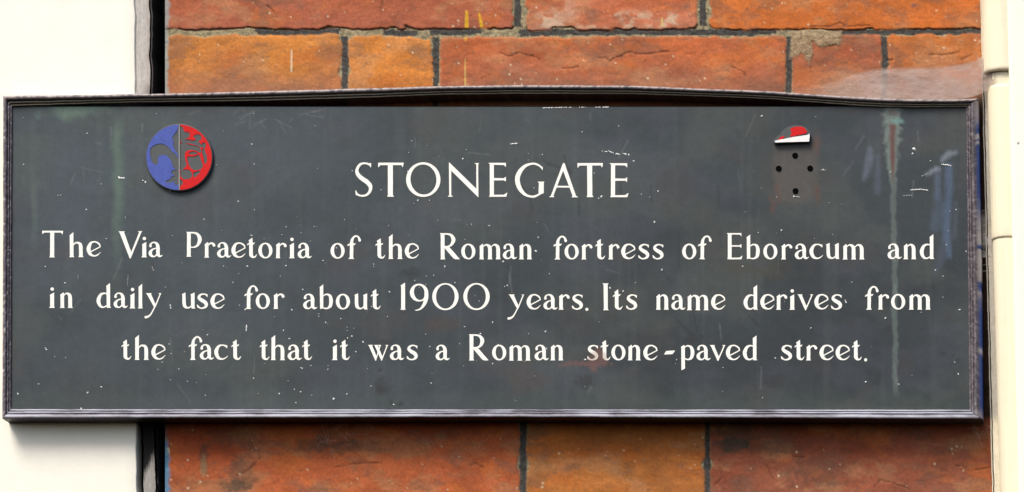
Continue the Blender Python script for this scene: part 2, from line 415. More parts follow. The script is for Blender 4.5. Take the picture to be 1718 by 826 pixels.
    tn = np.where((Yg > 720)[..., None], lin((60, 110, 160)), lin((150, 140, 132)))*(0.4+0.6*fbm(Yg/8, Hg*900, 66))[..., None]
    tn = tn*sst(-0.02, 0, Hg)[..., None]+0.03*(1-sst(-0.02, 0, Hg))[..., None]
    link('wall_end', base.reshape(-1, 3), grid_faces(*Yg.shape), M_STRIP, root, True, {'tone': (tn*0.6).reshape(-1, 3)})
wall()

# ------------------------------------------------------------------ painted pilasters, grey strip, recess
def box_px(name, x0, x1, y0, y1, h0, h1, m, parent=None, x0b=None, x1b=None, jig=0.0, seed=1, tone=None, rnd=0.0015):
    """upright board: front face between x0..x1 (top) and x0b..x1b (bottom), rounded arrises"""
    x0b = x0 if x0b is None else x0b; x1b = x1 if x1b is None else x1b
    ys = np.arange(y0, y1+1, 6.0); n = len(ys); t = (ys-0)/826.0
    L = x0+(x0b-x0)*t+jig*(fbm(ys/30, ys*0, seed)-0.5)+jig*0.5*(fbm(ys/8, ys*0, seed+3)-0.5)
    Rr = x1+(x1b-x1)*t+jig*(fbm(ys/30, ys*0+9, seed+1)-0.5)+jig*0.5*(fbm(ys/8, ys*0+3, seed+4)-0.5)
    r = rnd/S
    cols = []
    FL, FR = P(L, ys, h1), P(Rr, ys, h1)
    def back(p, dx, dh):
        q = p.copy(); q[:, 0] += dx; q[:, 1] += dh; return q
    cols.append(back(FL, 0, h1-h0)); cols.append(back(FL, 0, rnd)); cols.append(back(FL, rnd*0.3, rnd*0.3)); cols.append(back(FL, rnd, 0))
    for k in range(1, 24):
        q = FL*(1-k/24)+FR*k/24; cols.append(q)
    cols.append(back(FR, -rnd, 0)); cols.append(back(FR, -rnd*0.3, rnd*0.3)); cols.append(back(FR, 0, rnd)); cols.append(back(FR, 0, h1-h0))
    G = np.stack(cols, 1)
    at = None
    if tone is not None:
        pxg = np.linspace(0, 1, G.shape[1])[None]*np.ones((n, 1)); pyg = ys[:, None]*np.ones((1, G.shape[1]))
        at = {'tone': tone(pxg, pyg).reshape(-1, 3)}
    return link(name, G.reshape(-1, 3), grid_faces(n, G.shape[1]), m, parent, True, at)

tag(box_px('pilaster', -260, 226, -110, 960, -0.05, -0.0092, M_CREAM, None, -258, 229, 3, 3, rnd=0.0006), 'smooth bright cream painted pilaster behind the left end of the plaque', 'pilaster')
tag(box_px('pilaster', 1689, 1960, -110, 960, -0.03, 0.012, M_CREAM, None, 1708, 1980, 0.8, 7), 'bright cream painted pilaster edge beside the round pipe at right', 'pilaster')

def strip_tone(u, y):
    c = np.ones(u.shape+(3,))*lin((206, 201, 194))
    n = fbm(u*30, y/12, 90, 4)
    c = c*(0.72+0.5*n)[..., None]
    brn = sst(0.62, 0.9, u+0.5*(n-0.5))[..., None]; c = c*(1-0.5*brn)+0.5*brn*lin((120, 84, 64))
    d = (sst(130, 158, y+20*(n-.5))*(y < 200)*sst(0.3, 0.8, u))[..., None]; c = c*(1-0.7*d)+0.7*d*lin((110, 100, 98))
    lo_ = (sst(690, 720, y)*.45)[..., None]; c = c*(1-lo_)+lo_*lin((120, 118, 112))
    plaque_shade = np.maximum(sst(792, 768, y+70*(u-.55)+30*(n-.5)), sst(.86, .93, u+.25*(n-.5)))*sst(660, 690, y); plaque_shade = plaque_shade[..., None]; c = c*(1-plaque_shade)+plaque_shade*.006  # plaque's cast shadow painted near-black on the strip, with a diagonal edge
    sd = (sst(.935, .96, u))[..., None]; c = c*(1-sd)+.012*sd  # strip's right side face: its shade painted near-black
    return c*0.78
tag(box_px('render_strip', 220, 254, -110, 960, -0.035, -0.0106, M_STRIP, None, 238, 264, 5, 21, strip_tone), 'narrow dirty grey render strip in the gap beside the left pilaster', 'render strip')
# near-black sheet painting the shade deep in the gap
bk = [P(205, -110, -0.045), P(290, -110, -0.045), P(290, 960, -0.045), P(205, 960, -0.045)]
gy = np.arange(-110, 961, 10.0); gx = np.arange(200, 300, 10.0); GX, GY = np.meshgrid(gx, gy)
o = link('recess_shade_sheet', P(GX, GY, -0.045+0.004*(fbm(GX/15, GY/15, 8)-0.5)).reshape(-1, 3), grid_faces(*GX.shape), M_DARK, None, True); o['kind'] = 'structure'

def batten_tone(u, y):
    c = np.ones(u.shape+(3,))*lin((236, 226, 200))
    n = fbm(u*14, y/10, 95, 4)
    g = (sst(120, 170, y)*sst(715, 690, y))[..., None]; c = c*(1-0.55*g)+0.55*g*lin((120, 120, 126))  # plaque's shadow greyed into the batten's colour
    c = c*(0.8+0.35*n)[..., None]
    return c*0.8
tag(box_px('batten', 1644, 1700, -110, 960, -0.03, -0.0040, M_STRIP, None, 1664, 1720, 1.6, 31, batten_tone), 'thin upright batten squeezed between brick wall and round pipe', 'batten')

# ------------------------------------------------------------------ pipe
def pipe():
    root = thing('pipe', 'round cream painted drain pipe standing between the bricks and right pilaster', 'pipe', P(1700, 960, 0))
    hc = -0.002
    def tube(name, y0, y1, r, seed, lip=1.2):
        ys = np.concatenate([[y0, y0], np.arange(y0+2, y1-2, 3.0), [y1-1.5, y1, y1]])
        rad = np.full(len(ys), float(r)); rad[0] = r-5; rad[-1] = r-5; rad[1] = r-lip; rad[-2] = r-lip
        n = 64; a = np.linspace(0, 2*np.pi, n, endpoint=False); rows = []
        for y, q in zip(ys, rad):
            c = P(1683.0+23.5*y/826.0, y, hc)
            rows.append(np.stack([c[0]+q*S*np.cos(a), c[1]-q*S*np.sin(a), c[2]+0*a], -1))
        V = np.array(rows).reshape(-1, 3); m = len(ys)
        i = np.arange(m*n).reshape(m, n); j = np.roll(i, -1, 1)
        F = np.stack([i[:-1], i[1:], j[1:], j[:-1]], -1).reshape(-1, 4)
        yy = np.repeat(ys, n); aa = np.tile(a, m)
        c = np.ones((m*n, 3))*lin((240, 230, 200))
        nz = fbm(aa*6, yy/20, seed, 4)
        nz = fbm(aa*9, yy/160, seed, 4); d = (0.12*sst(0.5, 0.75, nz))[:, None]; c = c*(1-d)+d*lin((190, 170, 130))
        jn = (.45*np.maximum(np.exp(-np.clip(yy-128, 0, 99)/7)*(yy > 120), np.exp(-np.clip(405-yy, 0, 99)/10)*(yy < 406))*fbm(aa*10, yy/6, seed+9, 3))[:, None]; c = c*(1-jn)+jn*lin((130, 112, 86))
        sm = 0.7*sst(7, 2, np.hypot((yy-366)/1.0, (aa-4.0)*28)); c = c*(1-sm[:, None])+sm[:, None]*lin((120, 112, 100))
        return fix_normals(link(name, V, F, M_PIPE, root, True, {'tone': c}))
    tube('shaft', -110, 960, 29, 101)
    tube('socket', -110, 128, 37, 102, 2.5)
    tube('coupling', 150, 405, 31.0, 103, 1.0)
pipe()

# ------------------------------------------------------------------ plaque
PL = thing('street_plaque', 'long dark bronze street plaque with cream lettering, moulded frame and round badge', 'plaque', P(826, 706, -0.008))

def panel():
    xs = np.arange(12, 1632, 1.7); ys = np.arange(178.6, 696, 1.7)
    X, Y = np.meshgrid(xs, ys)
    f = lambda a, b, s, o=4: fbm(X/a, Y/b, s, o)
    C = np.ones(X.shape+(3,))*lin((96, 111, 119))*.66
    def over(mask, col):
        nonlocal C
        m = np.clip(mask, 0, 1)[..., None]; C = C*(1-m)+m*lin(col)
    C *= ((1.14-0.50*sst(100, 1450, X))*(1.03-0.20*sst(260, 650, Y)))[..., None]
    C *= (0.70+0.60*f(120, 90, 201, 6))[..., None]
    over(0.40*sst(0.50, 0.72, f(150, 100, 205)), (100, 106, 100))
    over(0.26*sst(0.52, 0.72, f(110, 70, 207)), (94, 98, 112))
    over(0.30*sst(0.55, 0.75, f(80, 60, 209)), (86, 80, 78))
    # vertical wash marks
    over(0.10*sst(0.55, 0.8, f(14, 240, 211)), (122, 130, 126))
    over(0.14*sst(0.58, 0.8, f(9, 160, 213)), (74, 78, 82))
    n5 = f(6, 6, 221); n20 = f(22, 22, 223)
    # verdigris under the left corner and its run
    over(0.8*sst(1.1, 0.2, np.hypot((X-120)/70, (Y-183)/22)+1.2*(n20-.5)), (122, 150, 136))
    over(0.6*sst(1.1, 0.1, np.abs((X-197)/13+.8*(n20-.5)))*sst(178, 230, Y)*sst(520, 300, Y), (118, 146, 130))
    over(0.28*sst(1.1, 0.1, np.abs((X-58)/8+.8*(n20-.5)))*sst(280, 340, Y)*sst(440, 360, Y), (120, 146, 134))
    over(0.25*sst(640, 680, Y+30*(n20-.5)), (98, 112, 104))
    # streak on the right: pale run with a reddish core
    cx = 1496+0.016*(Y-190)+5*(f(400, 40, 231)-.5)
    wid = 13*sst(340, 195, Y)+6
    st = sst(1.1, 0.35, np.abs(X-cx)/wid+0.9*(n5-.5))*sst(676, 640, Y)
    amt = 0.85*sst(330, 240, Y)+0.42+0.35*sst(0.5, .65, f(60, 45, 233))*(Y > 400)
    over(st*np.clip(amt, 0, .9)*0.9, (146, 164, 156))
    over(0.95*sst(1.2, 0.2, np.abs(X-cx-1)/(3+5*sst(330, 210, Y))+0.8*(n5-.5))*sst(200, 212, Y)*sst(330, 270, Y), (122, 84, 80))
    over(0.6*sst(1.2, 0.3, np.hypot((X-1497)/12, (Y-189)/9)+(n5-.5)), (110, 92, 92))
    over(0.6*sst(1.2, 0.3, np.hypot((X-1505)/18, (Y-204)/6)+1.2*(n5-.5)), (140, 190, 184))
    # bluish wiped residue
    for pts, a, col in (([(1449, 300, 2), (1458, 270, 6), (1460, 250, 3)], .55, (140, 152, 176)), ([(1472, 322, 4), (1473, 290, 4), (1473, 262, 2)], .35, (130, 144, 170)),
                        ([(1556, 293, 1), (1566, 286, 2), (1573, 283, 3)], .9, (176, 186, 200)), ([(1572, 330, 3), (1573, 300, 4), (1574, 286, 3)], .5, (124, 144, 176)),
                        ([(1593, 430, 3), (1588, 380, 6), (1592, 330, 5), (1592, 280, 5)], .6, (112, 142, 182)), ([(1580, 270, 2), (1590, 260, 4), (1603, 256, 2)], .8, (170, 182, 198)),
                        ([(1568, 380, 9), (1575, 350, 8), (1573, 320, 3)], .4, (104, 126, 160)), ([(1570, 460, 2), (1580, 430, 7), (1586, 400, 6)], .35, (106, 122, 152)), ([(1600, 400, 3), (1603, 370, 3), (1604, 340, 2)], .3, (120, 134, 156))):
        over(.72*a*sst(5.5, -4, seg_dist(X, Y, catmull(pts))+3*(n5-.5)+4*(f(3, 40, 227)-.5)), np.array(col))
    # rust-brown scrape at the last line
    over(0.65*sst(2, -5, poly_sdf(X, Y, [(935, 612), (960, 604), (985, 606), (1003, 575), (1012, 590), (1020, 606), (1028, 610), (1004, 618), (1000, 626), (992, 626), (984, 616), (962, 613), (938, 618)])+10*(n5-.5)), (142, 100, 92))
    over(0.35*sst(1.2, .2, np.hypot((X-740)/50, (Y-545)/14)+1.6*(n20-.5)), (104, 80, 72))
    over(0.40*sst(1.2, .2, np.hypot((X-1270)/90, (Y-455)/18)+1.8*(n20-.5)), (86, 78, 66))
    over(0.35*sst(1.2, .3, np.hypot((X-880)/60, (Y-640)/30)+1.8*(n20-.5)), (96, 84, 78))
    # bare outline left by the missing badge
    gh = np.minimum(poly_sdf(X, Y, [(1299, 246), (1372, 244), (1372, 300), (1368, 335), (1335, 344), (1300, 335), (1296, 290)]), 99)
    over(0.6*sst(6, -8, gh+6*(n5-.5)), (108, 102, 97))
    for cx_, cy_ in ((1370, 240), (1306, 325), (1372, 325), (1297, 342)):
        over(0.65*sst(1.1, .2, np.hypot((X-cx_)/8, (Y-cy_)/24)+1.2*(n5-.5)), (112, 84, 74))
    # dark scuffs
    for pts, w in (([(912, 270), (924, 277), (934, 280), (950, 284), (958, 290)], 1.6), ([(870, 306), (880, 318), (888, 330), (894, 350)], .8), ([(970, 330), (972, 360)], .8), ([(945, 258), (956, 290), (957, 300)], .7),
                   ([(1204, 312), (1207, 345)], 1), ([(1138, 390), (1139, 450)], .7), ([(1163, 520), (1170, 560), (1195, 580)], .8), ([(1143, 548), (1160, 562)], .9), ([(1135, 535), (1150, 552), (1162, 563)], 1.0), ([(1092, 312), (1094, 345)], .6),
                   ([(1113, 455), (1122, 470)], .8), ([(1257, 530), (1275, 550)], 1.1), ([(1040, 300), (1043, 340)], .6)):
        over(0.42*sst(1.8, -.6, seg_dist(X, Y, [(a, b, w) for a, b in pts])+4.5*(n5-.5)), (48, 50, 54))
    for cx_, cy_, rx, ry in ((672, 678, 7, 8), (657, 676, 5, 6), (637, 621, 5, 5), (645, 655, 14, 12), (1582, 593, 7, 4), (1599, 597, 3, 3), (1606, 604, 4, 4), (638, 648, 12, 18), (980, 640, 20, 14), (690, 460, 20, 12), (1160, 570, 24, 8), (1300, 640, 30, 14), (645, 575, 12, 6)):
        over(0.65*sst(1.2, .3, np.hypot((X-cx_)/rx, (Y-cy_)/ry)+1.1*(n5-.5)), (58, 61, 64))
    # fine pale scratches
    rr = random.Random(9)
    for k in range(46):
        x = rr.uniform(30, 1610); y = rr.uniform(190, 670); L = rr.uniform(8, 40); an = rr.choice([90, 90, 88, 60, 120, 10])+rr.uniform(-8, 8)
        dx, dy = L*math.cos(R(an)), L*math.sin(R(an))
        j0, j1 = np.searchsorted(ys, [min(y, y+dy)-4, max(y, y+dy)+4]); i0, i1 = np.searchsorted(xs, [min(x, x+dx)-4, max(x, x+dx)+4])
        xx, yy = X[j0:j1, i0:i1], Y[j0:j1, i0:i1]
        m = (rr.uniform(.08, .25)*sst(1.6, .2, seg_dist(xx, yy, [(x, y, .4), (x+dx, y+dy, .2)])))[..., None]
        C[j0:j1, i0:i1] = C[j0:j1, i0:i1]*(1-m)+m*lin((168, 174, 172))
    # cobwebby threads near the top left
    for k in range(16):
        x, y = rr.uniform(330, 560), rr.uniform(180, 205); L = rr.uniform(10, 50); an = rr.uniform(20, 160); dx, dy = L*math.cos(R(an)), .5*L*math.sin(R(an))
        j0, j1 = np.searchsorted(ys, [y-4, y+dy+4]); i0, i1 = np.searchsorted(xs, [min(x, x+dx)-4, max(x, x+dx)+4])
        if j1-j0 < 2: continue
        m = (0.14*sst(1.6, .2, seg_dist(X[j0:j1, i0:i1], Y[j0:j1, i0:i1], [(x, y, .3), (x+dx, y+dy, .3)])))[..., None]
        C[j0:j1, i0:i1] = C[j0:j1, i0:i1]*(1-m)+m*lin((176, 180, 182))
    C *= (0.90+0.20*f(3, 3, 241, 2))[..., None]
    C *= 0.53
    H = 0.00025*(f(160, 120, 251, 3)-.5)+0.00008*(f(12, 12, 253, 2)-.5)
    V = P(X, Y, H).reshape(-1, 3); Fq = grid_faces(*X.shape); ny, nx = X.shape
    # turn the edges back: the sheet is 3 mm thick
    i = np.arange(ny*nx).reshape(ny, nx); bv = V.copy(); bv[:, 1] += 0.003
    off = ny*nx; edge = []
    for line in (i[0, ::-1], i[-1, :], i[:, 0], i[::-1, -1]):
        edge.append(np.stack([line[:-1], line[1:], line[1:]+off, line[:-1]+off], -1))
    Fall = np.vstack([Fq]+edge)
    used, inv = np.unique(Fall, return_inverse=True)
    VV = np.vstack([V, bv]); CC = np.vstack([C.reshape(-1, 3)]*2)
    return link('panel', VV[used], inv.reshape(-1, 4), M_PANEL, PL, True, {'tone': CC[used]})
panel()

def interp(pts, n):
    p = np.array(pts, float); d = np.concatenate([[0], np.cumsum(np.hypot(*np.diff(p, axis=0).T))]); d /= d[-1]
    t = np.linspace(0, 1, n)
    q = np.stack([np.interp(t, d, p[:, 0]), np.interp(t, d, p[:, 1])], -1)
    if len(p) > 2:
        k = 17; w = np.hanning(k+2)[1:-1]; w /= w.sum()
        for c in (0, 1):
            e = np.concatenate([2*q[0, c]-q[k//2:0:-1, c], q[:, c], 2*q[-1, c]-q[-2:-k//2-1:-1, c]])
            q[:, c] = np.convolve(e, w, 'valid')[:n]
    return q

PROF = [(-0.02, -7.0), (-0.02, 0.2), (0.02, 1.1), (0.10, 1.5), (0.18, 1.3), (0.20, 0.9), (0.24, 0.9), (0.27, 2.0), (0.36, 2.6), (0.45, 2.4), (0.47, 1.9), (0.51, 1.9), (0.54, 3.0), (0.66, 3.9), (0.86, 4.3), (0.96, 4.0), (1.0, 3.2), (1.0, -8.0)]
PROFR = [(a*.72, b) for a, b in PROF[:-5]]+[(0.46, 3.9), (0.54, 4.1), (0.60, 3.6), (0.97, -2.0), (1.0, -3.0), (1.0, -8.0)]
def rail(inner, outer, prof, seed, tint, n=420, label=None):
    a, b = interp(inner, n), interp(outer, n)
    t = np.array([q[0] for q in prof]); h = np.array([q[1] for q in prof])*0.001
    PX = a[:, None, 0]+(b-a)[:, None, 0]*t; PY = a[:, None, 1]+(b-a)[:, None, 1]*t
    s = np.arange(n)[:, None]*4.0+0*t
    PX = PX+0.9*(fbm(PX/30, PY/30, seed)-.5); PY = PY+1.0*(fbm(PX/26, PY/26, seed+1)-.5)+.5*(fbm(PX/6, PY/6, seed+2)-.5)
    Hh = h+0*s+0.0003*(fbm(PX/20, PY/20, seed+3)-.5)
    c = tint(PX, PY, t+0*s)
    V = P(PX, PY, Hh)
    # the rail's inner and outer sides run straight back to the wall, shaped to block light behind
    deep = np.where((V[:, -2, 0]/S+CX) < 236, -0.0090, -0.0130)
    V[:, -1] = V[:, -2]; V[:, -1, 1] = -deep
    V[:, 0] = V[:, 1]; V[:, 0, 1] = 0.0070 if label is None else -deep
    V = V.reshape(-1, 3)
    o = link('frame_rail', V, grid_faces(n, len(prof)), M_FRAME, PL, False, {'tone': c.reshape(-1, 3)})
    fix_normals(o)
    if label: o['label'] = label
    return o
def frame_tone(PX, PY, t):
    c = np.ones(PX.shape+(3,))*lin((112, 104, 112))
    n = fbm(PX/16, PY/16, 301, 5); n2 = fbm(PX/4, PY/4, 305, 3)
    c = c*(0.7+0.6*n)[..., None]
    g = (0.5*sst(.52, .66, n2))[..., None]; c = c*(1-g)+g*lin((176, 168, 170))
    return c*0.62
def top_tone(PX, PY, t):
    c = frame_tone(PX, PY, t)*0.75
    n2 = fbm(PX/4, PY/3, 315, 3)
    d = (sst(0.62, .9, t)*sst(.25, .6, n2)*0.8)[..., None]; c = c*(1-d)+d*lin((190, 176, 172))*0.8
    md = (np.exp(-((t-.6)/.09)**2)*.7)[..., None]; c = c*(1-md)+md*lin((124, 108, 102))*.7
    l = (np.exp(-((t-.12)/.05)**2)+np.exp(-((t-.37)/.05)**2))[..., None]*0.85; c = c*(1-l)+l*lin((170, 158, 124))*0.8
    return c
def bot_tone(PX, PY, t):
    c = frame_tone(PX, PY, t); c = c*.45+.55*lin((122, 124, 140))*.58; n2 = fbm(PX/40, PY/5, 325, 3)
    d = (sst(.92, .6, t)*sst(.2, .7, n2)*0.6)[..., None]; c = c*(1-d)+d*lin((206, 208, 222))*0.80
    u = (sst(.97, 1.0, t))[..., None]; return c*(1-.9*u)+.9*u*0.008  # shade on the rail's underside painted near-black
def right_tone(PX, PY, t):
    c = frame_tone(PX, PY, t)*.8; n = fbm(PX/12, PY/14, 335, 4)
    side = sst(.60, .70, t+.06*(n-.5))
    top = sst(215, 190, PY+40*(n-.5)); midw = sst(.42, .56, fbm(PX/5, PY/10, 337, 3)+.35*np.exp(-((PY-235)/22)**2)-.2)
    lav = np.exp(-((PY-430+30*(n-.5))/75)**4)*sst(.25, .5, fbm(PX/5, PY/9, 341, 3))
    def mx(m, col):
        nonlocal c
        m = np.clip(m, 0, 1)[..., None]; c = c*(1-m)+m*col
    mx(side, lin((40, 84, 176))*0.9); mx(side*lav*.8, lin((150, 146, 188))*.8); mx(side*np.maximum(top, midw*(PY < 260))*.85, lin((240, 238, 244))*.85)
    mx(side*lav*sst(.93, .98, t), lin((240, 238, 244))*.8); mx(sst(680, 700, PY)*.6, lin((200, 190, 200))*.8); mx(side*np.exp(-((PY-590)/5)**2), lin((230, 230, 240))*.8)
    mx(sst(.3, .8, t)*top*.5*sst(.4, .6, n), lin((186, 176, 196))*.8)
    sp = sst(.66, .72, fbm(PX/2.5, PY/2.5, 339, 2)); mx(sp*.35*(1-side), lin((210, 200, 200))*.7)
    return c
def left_tone(PX, PY, t):
    c = frame_tone(PX, PY, t); n = fbm(PX/6, PY/8, 345, 4)
    r = (sst(.8, 1, t)*sst(.4, .6, n)*.5)[..., None]; c = c*(1-r)+r*lin((170, 130, 100))*.6
    sp = (sst(.70, .76, fbm(PX/3, PY/3, 349, 2))*.7)[..., None]; return c*(1-sp)+sp*lin((220, 214, 214))*.75

rail([(20, 179), (150, 174.5), (260, 172), (430, 170), (580, 166), (730, 160), (860, 158), (1060, 158.5), (1200, 163), (1290, 167), (1400, 175), (1460, 179.5), (1540, 181), (1621, 180)],
     [(5.5, 161), (150, 159.5), (260, 157.5), (430, 153.5), (580, 149.5), (730, 145), (860, 143), (1060, 144), (1190, 149.5), (1290, 153.5), (1400, 160.5), (1460, 164.5), (1530, 167), (1600, 167.5), (1640, 165.5)],
     PROF, 400, top_tone, 620, 'warped top rail bowed up off the panel, leaving a dark slit')
rail([(18, 687), (860, 687.5), (1627, 688)], [(4, 702.5), (860, 700.5), (1647, 703.5)], PROF, 410, bot_tone, 620)
rail([(20, 179), (19, 430), (18, 687)], [(5.5, 161), (5, 430), (4, 702.5)], PROF, 420, left_tone, 300)
rail([(1621, 180), (1624, 430), (1627, 688)], [(1641, 165), (1646, 430), (1648.5, 703.5)], PROFR, 430, right_tone, 300)

